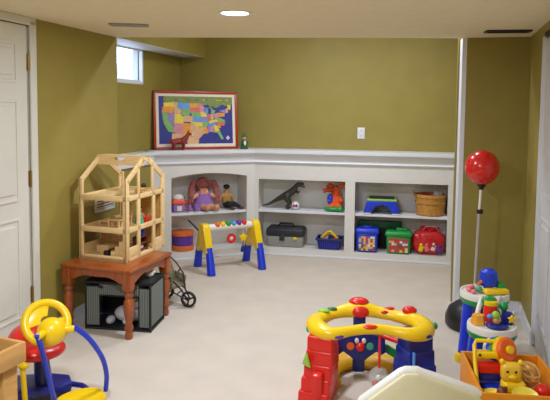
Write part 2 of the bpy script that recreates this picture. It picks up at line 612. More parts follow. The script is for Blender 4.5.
ZO0, ZO1, ZS, DEP = .078, .80, .474, .30
bk = thing('bookcase', 'long white built-in bookcase with two open bays under the ledge', 'bookcase', (C.x, C.y, 0), aR)
b = MB()
rect_frame(b, 0, 2.065, 0, 1.074, [(.042, .946, ZO0, ZO1), (1.046, 1.958, ZO0, ZO1)], 0, .02)
b.build('face_frame', M_case, bk, smooth=False)
for x0, x1 in ((.042, .946), (1.046, 1.958)):
    b = MB()
    b.box(((x0 + x1) / 2, .155, ZS - .0125), (x1 - x0 + .03, .27, .025), bev=.003)
    b.build('shelf', M_white, bk, smooth=False)
    b = MB()
    b.box(((x0 + x1) / 2, .16, ZO0 - .011), (x1 - x0 + .03, .278, .02))
    b.build('bottom_board', M_case, bk, smooth=False)
    b = MB()
    b.box(((x0 + x1) / 2, .16, ZO1 + .03), (x1 - x0 + .03, .278, .02))
    b.build('top_board', M_case, bk, smooth=False)
for x in (.022, .926 + .04, 1.026, 1.978):
    b = MB()
    b.box((x, .16, .43), (.02, .278, .80))
    b.build('side_panel', M_case, bk, smooth=False)
b = MB()
b.box((1.03, .306, .43), (2.0, .012, .82))
b.build('back_panel', M_case, bk, smooth=False)
b = MB()
b.box((1.03, -.006, .012), (2.06, .012, .024), bev=.005)
b.build('shoe_moulding', M_white, bk, smooth=False)

bl = thing('bookcase', 'angled white built-in bookcase with one arched bay in the left corner', 'bookcase', (C.x, C.y, 0), aL)
b = MB()
X0, X1, EX = -.885, -.088, Lend
# arched head: a polygon with the arch cut from its lower edge
arch = [(X0, .835)] + [(X0 + (X1 - X0) * k / 16, .835 + .04 * math.sin(PI * k / 16)) for k in range(1, 16)] + [(X1, .835)]
b.prism([(EX, .835)] + arch + [(0, .835), (0, 1.074), (EX, 1.074)], .02, T(0, .02, 0) @ RX(PI / 2))
b.box(((EX + X0) / 2, .01, .4175), (X0 - EX, .02, .835))
b.box((X1 / 2, .01, .4175), (-X1, .02, .835))
b.box(((X0 + X1) / 2, .01, ZO0 / 2), (X1 - X0, .02, ZO0))
b.build('face_frame', M_case, bl, smooth=False)
b = MB()
b.box(((X0 + X1) / 2, .155, ZS - .0125), (X1 - X0 + .02, .27, .025), bev=.003)
b.build('shelf', M_white, bl, smooth=False)
b = MB()
b.box(((X0 + X1) / 2, .16, ZO0 - .011), (X1 - X0 + .02, .278, .02))
b.build('bottom_board', M_case, bl, smooth=False)
b = MB()
b.box(((X0 + X1) / 2, .16, .89), (X1 - X0 + .02, .278, .02))
b.build('top_board', M_case, bl, smooth=False)
for x in (X0 - .01, X1 + .01):
    b = MB()
    b.box((x, .16, .46), (.02, .278, .86))
    b.build('side_panel', M_case, bl, smooth=False)
b = MB()
b.box(((X0 + X1) / 2, .306, .46), (X1 - X0 + .06, .012, .87))
b.build('back_panel', M_case, bl, smooth=False)
b = MB()
b.box((EX / 2 + .02, -.006, .012), (-EX - .04, .012, .024), bev=.005)
b.build('shoe_moulding', M_white, bl, smooth=False)

# ------------------------------------------------------------------ ceiling lamps and vents
M_lens = emit('lamp_lens', (1.0, 0.95, 0.85), 9.0)


def can_light(x, y, z, watts, label):
    o = thing('ceiling_light', label, 'ceiling light', (x, y, z))
    b = MB()
    b.lathe([(.078, .0), (.080, -.004), (.096, -.008), (.100, -.004), (.100, .0)], n=32)
    b.build('trim_ring', M_white, o)
    b = MB()
    b.lathe([(.0, -.004), (.079, -.004), (.079, -.0005), (.0, -.0005)], n=32)
    b.build('lens', M_lens, o)
    ld = bpy.data.lights.new('lamp', 'AREA')
    ld.shape = 'DISK'
    ld.size = .14
    ld.energy = watts
    ld.color = WARM
    lo = bpy.data.objects.new('lamp', ld)
    COL.objects.link(lo)
    lo.location = (0, 0, -.014)
    lo.parent = o


can_labels = ['round recessed ceiling light glowing white above the carpet',
              'recessed lamp in the alcove ceiling above the left bookcase', 'recessed lamp in the alcove ceiling above the right bay',
              'recessed lamp in the low ceiling behind the viewer', 'recessed lamp at the rear end of the low ceiling']
for (x, y, z, e), lb in zip(CANS, can_labels):
    can_light(x, y, z, e, lb)


def vent(label, x, y, L, D, rz, m, slats, nm=6):
    o = thing('ceiling_vent', label, 'vent', (x, y, H1), rz)
    b = MB()
    for (cx, cy, sx, sy) in ((0, D / 2, L, .018), (0, -D / 2, L, .018), (L / 2, 0, .018, D), (-L / 2, 0, .018, D)):
        b.box((cx, cy, -.005), (sx, sy, .01), bev=.002)
    b.build('frame', m, o)
    for k in range(nm):
        b = MB()
        b.box((0, -D / 2 + D * (k + .5) / nm, -.006), (L - .02, D / nm * .55, .003), rot=(math.radians(35), 0, 0))
        b.build('slat', slats, o)
    b = MB()
    b.box((0, 0, -.001), (L - .02, D - .02, .002))
    b.build('duct_opening', M_dark, o)


M_ventm = mat('vent_grey', (168, 160, 150), 0.4, 0.03, metal=0.3)
vent('slim grey metal ceiling vent near the alcove window', -.985, 4.06, .24, .09, math.radians(8), M_ventm, M_ventm, 4)
vent('long black slotted ceiling vent above the red punching ball', 1.59, 4.17, .285, .10, math.radians(-8), M_black, M_black, 5)

# ------------------------------------------------------------------ outlet on the back wall
pt = onR(1.084, .22, 1.289)
ou = thing('wall_outlet', 'white electrical outlet plate on the olive back wall', 'outlet', pt, aR)
b = MB(); b.box((0, -.004, 0), (.075, .008, .118), bev=.003); b.build('plate', M_white, ou)
for z in (-.028, .028):
    b = MB(); b.box((0, -.009, z), (.036, .004, .036), bev=.0015); s = b.build('socket', M_white, ou)
    b = MB(); b.box((-.007, -.0112, z + .004), (.003, .001, .010)); b.box((.007, -.0112, z + .004), (.003, .001, .010)); b.build('slot', M_dark, s)
# white grille low on the left wall, seen through the doll's house
vy = 4.60
vg = thing('wall_grille', 'white return air grille on the left wall behind the dollhouse', 'vent', (Lx(vy), vy, .80), aw)
b = MB()
for (cx, cz, sx, sz) in ((0, .06, .26, .02), (0, -.06, .26, .02), (.13, 0, .02, .14), (-.13, 0, .02, .14)):
    b.box((cx, -.006, cz), (sx, .012, sz), bev=.002)
b.build('frame', M_white, vg)
for k in range(5):
    b = MB(); b.box((0, -.004, -.042 + k * .021), (.245, .006, .008)); b.build('slat', M_white, vg)

# ------------------------------------------------------------------ pine side table
ADH = math.radians(-18.4)
tb = thing('side_table', 'honey pine side table with turned legs carrying the dollhouse', 'table', (-1.088, 4.21, 0), ADH)
b = MB(); b.box((0, -.035, .4575), (.55, .565, .025), bev=.008, seg=3); b.build('tabletop', M_wood, tb)
for sx in (-1, 1):
    for sy in (-1, 1):
        b = MB()
        cx, cy = sx * .235, sy * .245 - .032
        b.box((cx, cy, .385), (.062, .062, .12), bev=.004)
        b.lathe([(.0, 0), (.020, 0), (.026, .012), (.026, .035), (.020, .048), (.024, .06), (.030, .075), (.030, .085), (.021, .10), (.026, .14), (.034, .19), (.037, .225), (.032, .255), (.022, .275), (.030, .288), (.030, .30), (.022, .312), (.030, .325)], T(cx, cy, 0), 20)
        b.build('leg', M_wood, tb)


def apron_poly(L):
    h, k = .07, .035
    n = 14
    pts = [(-L / 2, 0), (L / 2, 0)]
    low = [(L / 2, -h - .01)]
    for i in range(n + 1):
        u = i / n
        x = L / 2 - .03 - u * (L - .06)
        low.append((x, -h + .028 * math.sin(PI * u) ** .6 - .004 * math.cos(4 * PI * u)))
    low.append((-L / 2, -h - .01))
    return pts + low


for sy in (-1, 1):
    b = MB(); b.prism(apron_poly(.41), .018, T(0, sy * .252 - .026, .445) @ RX(PI / 2)); b.build('apron', M_wood, tb)
for sx in (-1, 1):
    b = MB(); b.prism(apron_poly(.43), .018, T(sx * .245 - .009, -.032, .445) @ RZ(PI / 2) @ RX(PI / 2)); b.build('apron', M_wood, tb)

# ------------------------------------------------------------------ dollhouse (local x across the front, y depth, origin at the near right corner)
DH = (-1.001, 4.015, .47)
W_, D_ = .377, .525
dh = thing('dollhouse', 'open pale wooden three storey dollhouse with gambrel roof on pine table', 'dollhouse', DH, ADH)
PT = .040
F2, F3, EV, TP = .215, .435, .565, .715
b = MB()
b.box((-W_ / 2, D_ / 2, .012), (W_, D_, .024), bev=.003)
b.build('base', M_birch, dh)
for z in (F2, F3):
    b = MB(); b.box((-W_ / 2, D_ / 2 - .004, z), (W_ - .01, D_ - .03, .012)); b.build('floor_board', M_birch, dh)
for sx in (0, 1):          # the two gabled side frames (right one faces the room)
    x = -sx * (W_ - .014)
    b = MB()

    def bar(y0, z0, y1, z1, wd=PT):
        L = math.hypot(y1 - y0, z1 - z0)
        b.box((x - .007, (y0 + y1) / 2, (z0 + z1) / 2), (.014, L, wd), rot=(math.atan2(z1 - z0, y1 - y0), 0, 0), bev=.002)
    bar(PT / 2, 0, PT / 2, EV)
    bar(D_ - PT / 2, 0, D_ - PT / 2, EV)
    bar(.015, EV - .015, .235, TP - .02)
    bar(D_ - .015, EV - .015, D_ - .235, TP - .02)
    bar(.215, TP - .02, D_ - .215, TP - .02)
    for z in (F2, F3):
        bar(0, z, D_, z, .034)
    if sx == 0:
        bar(.168, F3, .168, TP - .06, .022)
        bar(D_ - .168, F3, D_ - .168, TP - .06, .022)
        bar(.168, 0, .168, F3, .034)
        bar(D_ - .15, 0, D_ - .15, F3, .034)
        b.box((x - .007, .09, .05), (.012, .14, .09), bev=.002)
        b.box((x - .007, D_ - .075, .05), (.012, .14, .09), bev=.002)
    else:
        b.box((x - .007, D_ * .7, F2 / 2), (.01, D_ * .5, F2))
        b.box((x - .007, D_ * .25, .05), (.01, D_ * .45, .09))
    b.build('gable_frame', M_birch, dh)
for sy in (0, 1):          # long open sides
    y = sy * D_ + (.007 if sy == 0 else -.007)
    b = MB()
    for xx in (-.013, -W_ + .013):
        b.box((xx, y, EV / 2), (.032, .014, EV), bev=.002)
    for z, h in ((.018, .036), (F2, .036), (F3, .036)):
        b.box((-W_ / 2, y, z), (W_, .014, h), bev=.002)
    b.build('side_frame', M_birch, dh)
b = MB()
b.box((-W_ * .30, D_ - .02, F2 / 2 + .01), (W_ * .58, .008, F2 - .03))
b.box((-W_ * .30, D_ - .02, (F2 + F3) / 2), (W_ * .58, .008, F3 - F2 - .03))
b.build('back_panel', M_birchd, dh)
# deep ridge board with a slot handle
b = MB()
yc = D_ / 2
for (x0, x1, z0, z1) in ((-W_, -W_ / 2 - .045, TP - .07, TP), (-W_ / 2 + .045, 0, TP - .07, TP), (-W_ / 2 - .045, -W_ / 2 + .045, TP - .07, TP - .036), (-W_ / 2 - .045, -W_ / 2 + .045, TP - .014, TP)):
    b.box(((x0 + x1) / 2, yc - .042, (z0 + z1) / 2), (x1 - x0, .016, z1 - z0))
b.box((-W_ / 2, yc, TP - .006), (W_, .09, .012))
b.build('ridge_board', M_birch, dh)


def dpt(x, y, z):
    """point inside the dollhouse"""
    v = Matrix.Rotation(ADH, 4, 'Z') @ Vector((x, y, z))
    return (DH[0] + v.x, DH[1] + v.y, DH[2] + v.z)


G = 'miniature furniture in the dollhouse'
FB, FZ2, FZ3 = .0245, F2 + .0065, F3 + .0065
o = thing('toy_staircase', 'pale stepped wooden stair block on the ground floor of the dollhouse', 'toy furniture', dpt(-.095, .055, FB), ADH, G)
b = MB()
for k in range(3):
    b.box((-.03 + k * .033, 0, .02 + .018 * k), (.033, .06, .04 + .036 * k), bev=.002)
b.build('steps', M_birch, o)
o = thing('toy_television', 'tiny black box on the ground floor of the dollhouse', 'toy furniture', dpt(-.185, .05, FB), ADH, G)
b = MB(); b.box((0, 0, .02), (.045, .03, .032), bev=.004); b.box((0, 0, .003), (.02, .03, .006)); b.build('case', M_black, o)
b = MB(); b.box((0, -.0155, .021), (.034, .002, .022)); b.build('screen', M_dgrey, o)
o = thing('toy_bed', 'pale wooden toy bed at the back left of the dollhouse ground floor', 'toy furniture', dpt(-.28, .22, FB), ADH, G)
b = MB(); b.box((0, 0, .03), (.09, .17, .022), bev=.003); b.build('bed_base', M_birch, o)
for sy, hh in ((-1, .05), (1, .085)):
    b = MB(); b.box((0, sy * .088, hh / 2), (.095, .008, hh), bev=.002); b.build('headboard', M_birch, o)
o = thing('toy_table', 'small pale toy table on the middle floor of the dollhouse', 'toy furniture', dpt(-.15, .10, FZ2), ADH, G)
b = MB(); b.box((0, 0, .052), (.10, .06, .008), bev=.002); b.build('tabletop', M_birch, o)
for sx in (-1, 1):
    for sy in (-1, 1):
        b = MB(); b.box((sx * .04, sy * .022, .024), (.011, .011, .048)); b.build('leg', M_birch, o)
o = thing('toy_bench', 'low pale toy bench behind the table on the dollhouse middle floor', 'toy furniture', dpt(-.27, .16, FZ2), ADH, G)
b = MB(); b.box((0, 0, .022), (.10, .04, .008)); b.build('seat', M_birch, o)
for sx in (-1, 1):
    b = MB(); b.box((sx * .04, 0, .009), (.01, .038, .018)); b.build('leg', M_birch, o)
# right-hand rooms
o = thing('toy_cabinet', 'red brown open toy cabinet in the doorway of the dollhouse ground floor', 'toy furniture', dpt(-.055, .27, FB), ADH, G)
b = MB()
for sy in (-1, 1):
    b.box((0, sy * .06, .055), (.05, .01, .11))
for z in (.012, .055, .105):
    b.box((0, 0, z), (.05, .125, .009))
b.build('carcass', M_brown, o)
b = MB(); b.box((-.022, 0, .055), (.004, .118, .10)); b.build('back', M_brown, o)
tb2 = MB(); tb2.sph((0, 0, .018), (.024, .024, .018), 12); tb2.lathe([(.02, 0), (.026, .02), (.015, .05), (.010, .052), (.0, .052)], n=14)
tag(tb2.build('toy_pot', M_blue, None, dpt(-.055, .29, FB + .1106), ADH), 'tiny blue pot standing on the red brown toy cabinet', 'toy', G)
tb2 = MB(); tb2.lathe([(.012, 0), (.014, .03), (.008, .036), (.008, .045), (.0, .046)], n=14)
tag(tb2.build('toy_bottle', M_wplas, None, dpt(-.055, .235, FB + .1106), ADH), 'tiny white bottle beside the blue pot in the dollhouse', 'toy', G)
tb2 = MB(); tb2.box((0, 0, .012), (.03, .04, .024), bev=.004)
tag(tb2.build('toy_block', M_wplas, None, dpt(-.055, .27, FB + .0172), ADH), 'tiny white block on the bottom shelf of the toy cabinet', 'toy', G)
o = thing('toy_chair', 'black wire toy chair behind the first ground floor window of the dollhouse', 'toy furniture', dpt(-.055, .13, FB), ADH, G)
b = MB(); b.box((0, 0, .05), (.05, .05, .008)); b.build('seat', M_black, o)
b = MB(); b.box((-.024, 0, .085), (.006, .05, .06), rot=(0, -.2, 0)); b.build('backrest', M_black, o)
for sx in (-1, 1):
    for sy in (-1, 1):
        b = MB(); b.cyl((sx * .02, sy * .02, .048), (sx * .024, sy * .024, 0), .003, n=6); b.build('leg', M_black, o)
o = thing('toy_ladder', 'tan toy ladder leaning behind the middle floor of the dollhouse', 'toy furniture', dpt(-.075, .155, FZ2), ADH, G)
b = MB()
for sx in (-.012, .012):
    b.cyl((sx, 0, .0), (sx, .04, .18), .005, n=6)
b.build('rail', M_oak, o)
for k in range(5):
    b = MB(); b.cyl((-.012, .006 + .007 * k, .03 + .031 * k), (.012, .006 + .007 * k, .03 + .031 * k), .003, n=6); b.build('rung', M_oak, o)
o = thing('toy_doll', 'tiny doll with black hair and green dress on the dollhouse middle floor', 'doll', dpt(-.06, .265, FZ2), ADH)
b = MB(); b.lathe([(.035, 0), (.03, .03), (.017, .075), (.014, .09), (.0, .092)], n=16); b.build('dress', M_teal, o)
b = MB(); b.sph((0, 0, .108), .019, 12); b.build('head', M_tan, o)
b = MB(); b.sph((-.003, .002, .115), (.022, .022, .019), 12); b.build('hair', M_black, o)
for sx in (-1, 1):
    b = MB(); b.tube([(0, sx * .012, .082), (.012, sx * .034, .06), (.02, sx * .036, .045)], .005, 6); b.build('arm', M_tan, o)
o = thing('toy_armchair', 'tiny red armchair beside the small doll in the dollhouse', 'toy furniture', dpt(-.055, .335, FZ2), ADH, G)
b = MB(); b.box((0, 0, .018), (.05, .05, .036), bev=.006); b.build('seat', M_red, o)
b = MB(); b.box((-.022, 0, .04), (.014, .05, .06), bev=.005); b.build('backrest', M_red, o)
tb2 = MB(); tb2.lathe([(.018, 0), (.022, .03), (.02, .034), (.0, .03)], n=14)
tag(tb2.build('toy_bucket', M_pink, None, dpt(-.055, .44, FZ2), ADH), 'tiny pink bucket at the far end of the dollhouse middle floor', 'toy', G)
o = thing('toy_rocker', 'brown and black toy on the attic floor of the dollhouse', 'toy furniture', dpt(-.05, .27, FZ3), ADH, G)
b = MB(); b.box((0, 0, .03), (.05, .07, .022), bev=.006); b.build('seat', M_oak, o)
for sx in (-1, 1):
    b = MB(); b.tube([(sx * .02, -.05 + .02 * k, .006 + .02 * ((k - 2.5) / 2.5) ** 2) for k in range(6)], .005, 6); b.build('rocker', M_oak, o)
b = MB(); b.sph((0, .04, .05), (.018, .022, .02), 12); b.build('cushion', M_black, o)

# ------------------------------------------------------------------ grey fabric crate under the table
AC = math.radians(-8)
CW, CD, CH = .46, .27, .33
cr = thing('pet_crate', 'grey mesh folding crate with black edges under the pine table', 'crate', (-1.045, 4.155, 0), AC)
b = MB()
ed = .009
for sx in (-1, 1):
    for sy in (-1, 1):
        b.cyl((sx * CW / 2, sy * CD / 2, 0), (sx * CW / 2, sy * CD / 2, CH), ed, n=8)
for z in (.01, CH):
    for sy in (-1, 1):
        b.cyl((-CW / 2, sy * CD / 2, z), (CW / 2, sy * CD / 2, z), ed, n=8)
    for sx in (-1, 1):
        b.cyl((sx * CW / 2, -CD / 2, z), (sx * CW / 2, CD / 2, z), ed, n=8)
b.build('frame', M_black, cr)
M_stripe = mat('pale_stripe_fabric', (136, 140, 130), 0.85, 0.1, 120)
b = MB(); b.box((0, 0, .012), (CW - .01, CD - .01, .012)); b.build('floor_panel', M_dgrey, cr)
b = MB(); b.box((0, CD / 2 - .002, CH / 2), (CW - .01, .004, CH - .01)); b.build('back_panel', M_dgrey, cr)


def striped(b, x0, x1, z0, z1, y, n, vertical=True):
    b.mi = 0
    b.box(((x0 + x1) / 2, y, (z0 + z1) / 2), (x1 - x0, .004, z1 - z0))
    b.mi = 1
    for k in range(n):
        u = x0 + (x1 - x0) * (k + .5) / n
        b.box((u, y - .003, (z0 + z1) / 2), ((x1 - x0) / n * .35, .003, z1 - z0 - .01))
    b.mi = 0


b = MB()
striped(b, -CW / 2 + .005, -CW / 2 + .10, .03, CH - .03, -CD / 2, 7)
b.build('front_panel', [M_mesh, M_stripe], cr)
b = MB()
striped(b, CW / 2 - .075, CW / 2 - .005, .03, CH - .03, -CD / 2, 6)
b.build('front_panel', [M_mesh, M_stripe], cr)
b = MB()
striped(b, -CW / 2 + .10, CW / 2 - .08, CH - .085, CH - .01, -CD / 2, 20)
b.build('rolled_flap', [M_mesh, M_stripe], cr)
b = MB()
b.tube([(-CW / 2 + .10, -CD / 2 - .004, .035), (-CW / 2 + .10, -CD / 2 - .004, CH - .09), (CW / 2 - .08, -CD / 2 - .004, CH - .09), (CW / 2 - .08, -CD / 2 - .004, .035)], .005, 6)
b.build('zip', M_black, cr)
b = MB()
b.X = T(CW / 2, 0, 0) @ RZ(PI / 2)
striped(b, -CD / 2 + .01, CD / 2 - .01, .03, CH - .02, 0, 16)
b.build('side_panel', [M_mesh, M_stripe], cr)
b = MB()
b.X = T(-CW / 2, 0, 0) @ RZ(-PI / 2)
striped(b, -CD / 2 + .01, CD / 2 - .01, .03, CH - .02, 0, 16)
b.build('side_panel', [M_mesh, M_stripe], cr)
b = MB(); b.box((0, 0, CH), (CW - .01, CD - .01, .006)); b.build('roof_panel', M_dgrey, cr)
for x in (-.12, .12):
    b = MB(); b.box((x, -CD / 2 - .008, CH - .03), (.03, .01, .02), bev=.003); b.build('buckle', M_black, cr)
ca, sa = math.cos(AC), math.sin(AC)


def crp(x, y, z): return (-1.045 + ca * x - sa * y, 4.155 + sa * x + ca * y, z)


pl = thing('plush_toy', 'white plush toy lying inside the grey mesh crate', 'plush toy', crp(.03, .0, .0185), AC)
b = MB(); b.sph((.0, .0, .06), (.11, .075, .06), 20); b.build('body', M_plushw, pl)
b = MB(); b.sph((.06, -.02, .155), (.055, .05, .05), 18); b.sph((.05, -.065, .145), (.026, .02, .02), 12); b.build('head', M_plushw, pl)
for sx in (-1, 1):
    b = MB(); b.sph((.06 + sx * .04, -.005, .2), (.018, .012, .022), 10); b.build('ear', M_plushw, pl)
    b = MB(); b.sph((-.05 + sx * .06, -.07, .03), (.03, .045, .028), 12); b.build('leg', M_plushw, pl)
for sx in (-1, 1):
    b = MB(); b.sph((.055 + sx * .018, -.066, .168), .006, 8); b.build('eye', M_black, pl)
bd = MB()
bd.sph((0, 0, .04), (.10, .055, .04), 16); bd.sph((.05, .02, .06), (.06, .05, .05), 14); bd.sph((-.06, -.01, .055), (.05, .05, .04), 14)
tag(bd.build('dark_blanket', M_dark, None, crp(-.02, .03, CH + .0035), AC), 'crumpled black cloth lying on top of the grey mesh crate', 'cloth')
b = MB(); b.sph((0, 0, .022), (.03, .025, .022), 12); b.sph((.02, .01, .035), (.018, .018, .018), 10); b.sph((-.018, .0, .036), (.016, .016, .016), 10)
tag(b.build('crumpled_tissue', M_wplas, None, crp(.165, .04, CH + .0035), AC), 'small crumpled white rag on the crate under the table edge', 'cloth')

# ------------------------------------------------------------------ doll stroller behind the table
st = thing('doll_stroller', 'black three wheeled doll stroller with patterned seat behind the pine table', 'stroller', (-.653, 4.52, 0), math.radians(-32))


def wheel(b, c, rad, ax):
    cx, cy, cz = c
    A = T(cx, cy, cz) @ RZ(ax) @ RX(PI / 2)
    b.lathe([(rad * .72, -.011), (rad * .95, -.012), (rad, -.006), (rad, .006), (rad * .95, .012), (rad * .72, .011), (rad * .72, -.011)], A, 24)
    for k in range(3):
        a = k * PI * 2 / 3 + .4
        b.add(spoke(rad, a), A)
    b.lathe([(0, -.014), (.012, -.014), (.012, .014), (0, .014)], A, 12)


def spoke(rad, a):
    t_ = bmesh.new()
    bmesh.ops.create_cube(t_, size=1)
    for v in t_.verts:
        v.co = Vector((v.co.x * rad * .75 + rad * .375, v.co.y * .012, v.co.z * .008))
    t_.transform(RZ(a))
    return t_


b = MB(); wheel(b, (0, 0, .062), .062, math.radians(20)); b.build('wheel', M_black, st)
for sy in (-1, 1):
    b = MB(); wheel(b, (-.30, sy * .10, .062), .062, 0); b.build('wheel', M_black, st)
b = MB()
for sy in (-1, 1):
    b.tube([(0, sy * .018, .062), (-.05, sy * .02, .13), (-.12, sy * .08, .23), (-.20, sy * .09, .30), (-.30, sy * .09, .36)], .006, 8)
    b.tube([(0, sy * .018, .062), (-.10, sy * .07, .12), (-.22, sy * .09, .15)], .006, 8)
    b.tube([(-.30, sy * .10, .062), (-.24, sy * .09, .15), (-.16, sy * .09, .26)], .006, 8)
    b.tube([(-.05, sy * .02, .13), (-.07, sy * .05, .105)], .005, 6)
b.tube([(-.30, -.10, .062), (-.30, .10, .062)], .005, 6)
b.build('frame', M_black, st)
b = MB(); b.tube([(-.30, -.09, .36), (-.315, -.05, .372), (-.315, .05, .372), (-.30, .09, .36)], .008, 8); b.build('handle', M_black, st)
M_floral = mat('floral_cloth', (120, 112, 84), 0.9, 0.55, 45)
b = MB()
b.box((-.15, 0, .16), (.13, .15, .012), rot=(0, .2, 0), bev=.004)
b.box((-.215, 0, .235), (.012, .15, .17), rot=(0, -.35, 0), bev=.004)
for sy in (-1, 1):
    b.box((-.155, sy * .078, .19), (.12, .008, .08), rot=(0, .2, 0), bev=.003)
b.build('seat', M_floral, st)

# ------------------------------------------------------------------ framed map on the ledge
MW, MH = .885, .595
mp = thing('framed_map', 'red framed wall map of the United States leaning on the corner ledge', 'framed map', onL(-.592, .11, 1.1105), aL)
tilt = Matrix.Rotation(math.radians(-5), 4, 'X')


def mbx():
    b = MB(); b.X = tilt; return b


M_rframe = mat('red_frame_wood', (168, 44, 18), 0.35, 0.12, 20)
b = mbx()
fwid = .026
for (cx, cz, sx, sz) in ((0, fwid / 2, MW, fwid), (0, MH - fwid / 2, MW, fwid), (-MW / 2 + fwid / 2, MH / 2, fwid, MH), (MW / 2 - fwid / 2, MH / 2, fwid, MH)):
    b.box((cx, 0, cz), (sx, .025, sz), bev=.005)
b.build('frame', M_rframe, mp)
b = mbx(); b.box((0, .004, MH / 2), (MW - .04, .008, MH - .04)); b.build('mat_board', mat('cream_border', (232, 222, 196), .7, .02), mp)
# printed map: sea, neighbours, states as coloured inlays on the board
bx0, bx1, bz0, bz1 = -MW / 2 + .055, MW / 2 - .055, .058, MH - .055
pal = [lin(c) for c in ()]
cols = {'sea': (40, 48, 132), 'land': (120, 138, 62), 'mex': (222, 178, 128), 'y': (232, 206, 60), 'o': (226, 150, 52), 'p': (214, 136, 150), 'g': (124, 176, 96), 'b': (96, 150, 208), 'v': (150, 130, 186), 't': (214, 168, 120), 'r': (204, 110, 84), 'lk': (40, 48, 132), 'w': (236, 196, 190)}
names = list(cols)
ml = [mat('map_' + k, v, .5, .12, 40) for k, v in cols.items()]
b = mbx()


def flat(poly, key, lift):
    """polygon in map units (0..1, 0..1 up) printed on the board"""
    b.mi = names.index(key)
    pts = [(bx0 + (bx1 - bx0) * x, bz0 + (bz1 - bz0) * y) for x, y in poly]
    b.prism(pts, .0008, T(0, -.0002 - .0008 * lift, 0) @ RX(PI / 2))


flat([(0, 0), (1, 0), (1, 1), (0, 1)], 'sea', 0)
flat([(.07, 1), (.06, .9), (.10, .86), (.50, .86), (.58, .80), (.70, .74), (.80, .78), (.86, .84), (.95, .78), (1, .86), (1, 1)], 'land', 1)
flat([(.17, .22), (.26, .22), (.35, .28), (.46, .22), (.53, .08), (.52, 0), (.38, 0), (.36, .06), (.33, .10), (.25, .12), (.20, .0), (.16, .0)], 'mex', 1)
S = [('y', [(.06, .86), (.20, .88), (.20, .78), (.07, .78)]), ('o', [(.05, .78), (.20, .78), (.19, .64), (.04, .66)]),
     ('g', [(.04, .66), (.11, .64), (.12, .50), (.20, .34), (.18, .24), (.12, .26), (.06, .44)]), ('v', [(.11, .64), (.21, .64), (.20, .36), (.12, .50)]),
     ('t', [(.20, .88), (.25, .87), (.25, .76), (.30, .72), (.29, .62), (.20, .64)]), ('b', [(.25, .87), (.41, .86), (.41, .74), (.31, .72), (.25, .76)]),
     ('g', [(.30, .72), (.41, .74), (.41, .60), (.30, .60)]), ('y', [(.21, .64), (.30, .62), (.30, .58), (.33, .58), (.32, .42), (.20, .44)]),
     ('p', [(.20, .44), (.31, .42), (.31, .22), (.26, .20), (.18, .25)]), ('t', [(.33, .60), (.45, .59), (.45, .46), (.32, .46)]),
     ('o', [(.31, .44), (.42, .43), (.42, .22), (.31, .22)]), ('o', [(.41, .86), (.53, .86), (.54, .76), (.41, .77)]),
     ('r', [(.41, .77), (.54, .76), (.55, .66), (.41, .68)]), ('g', [(.41, .68), (.55, .66), (.57, .57), (.45, .58)]),
     ('b', [(.45, .58), (.58, .57), (.58, .45), (.45, .46)]), ('y', [(.42, .46), (.58, .45), (.58, .36), (.48, .37), (.48, .42), (.42, .43)]),
     ('t', [(.42, .42), (.48, .42), (.48, .37), (.58, .35), (.60, .22), (.53, .10), (.47, .05), (.44, .13), (.36, .20), (.42, .22)]),
     ('p', [(.53, .86), (.62, .82), (.60, .72), (.62, .66), (.54, .67)]), ('y', [(.55, .67), (.63, .66), (.65, .58), (.57, .57)]),
     ('v', [(.57, .57), (.65, .58), (.68, .46), (.58, .46)]), ('g', [(.58, .46), (.66, .46), (.64, .35), (.58, .35)]),
     ('o', [(.58, .35), (.64, .35), (.66, .22), (.60, .21)]), ('b', [(.60, .78), (.68, .74), (.67, .63), (.63, .64)]),
     ('r', [(.65, .63), (.69, .63), (.70, .50), (.66, .48)]), ('t', [(.69, .63), (.73, .63), (.74, .53), (.70, .50)]),
     ('g', [(.71, .77), (.76, .72), (.75, .64), (.70, .64)]), ('p', [(.73, .63), (.79, .66), (.80, .56), (.76, .52)]),
     ('y', [(.66, .48), (.76, .52), (.80, .47), (.67, .43)]), ('b', [(.65, .43), (.78, .45), (.77, .39), (.65, .37)]),
     ('v', [(.65, .37), (.69, .37), (.69, .25), (.65, .24)]), ('p', [(.69, .37), (.73, .38), (.74, .25), (.69, .25)]),
     ('y', [(.73, .38), (.77, .39), (.82, .28), (.75, .25)]), ('g', [(.70, .25), (.82, .27), (.87, .10), (.84, .08), (.79, .22)]),
     ('o', [(.77, .39), (.82, .40), (.84, .34), (.80, .32)]), ('r', [(.78, .47), (.90, .46), (.88, .38), (.78, .40)]),
     ('g', [(.76, .52), (.81, .56), (.90, .50), (.88, .46), (.80, .47)]), ('o', [(.79, .66), (.89, .66), (.89, .58), (.80, .57)]),
     ('v', [(.81, .70), (.91, .74), (.90, .63), (.89, .66)]), ('t', [(.90, .74), (.94, .78), (.94, .66), (.90, .66)]), ('y', [(.93, .84), (.98, .82), (.97, .72), (.94, .74)])]
for k, poly in S:
    flat(poly, k, 2)
for poly in ([(.58, .82), (.66, .83), (.69, .78), (.62, .77)], [(.66, .76), (.68, .76), (.68, .62), (.66, .64)], [(.70, .80), (.75, .78), (.76, .71), (.73, .72)], [(.74, .66), (.81, .71), (.82, .69), (.76, .64)]):
    flat(poly, 'lk', 3)
flat([(.90, .12), (.93, .17), (.96, .12), (.93, .07)], 'w', 2)
for k in range(12):
    random.seed(k)
    x = random.uniform(.1, .95)
    flat([(x, .92), (x + .03, .92), (x + .03, .935), (x, .935)], 'sea' if k % 2 else 'y', 2)
b.build('map_print', ml, mp, smooth=False)

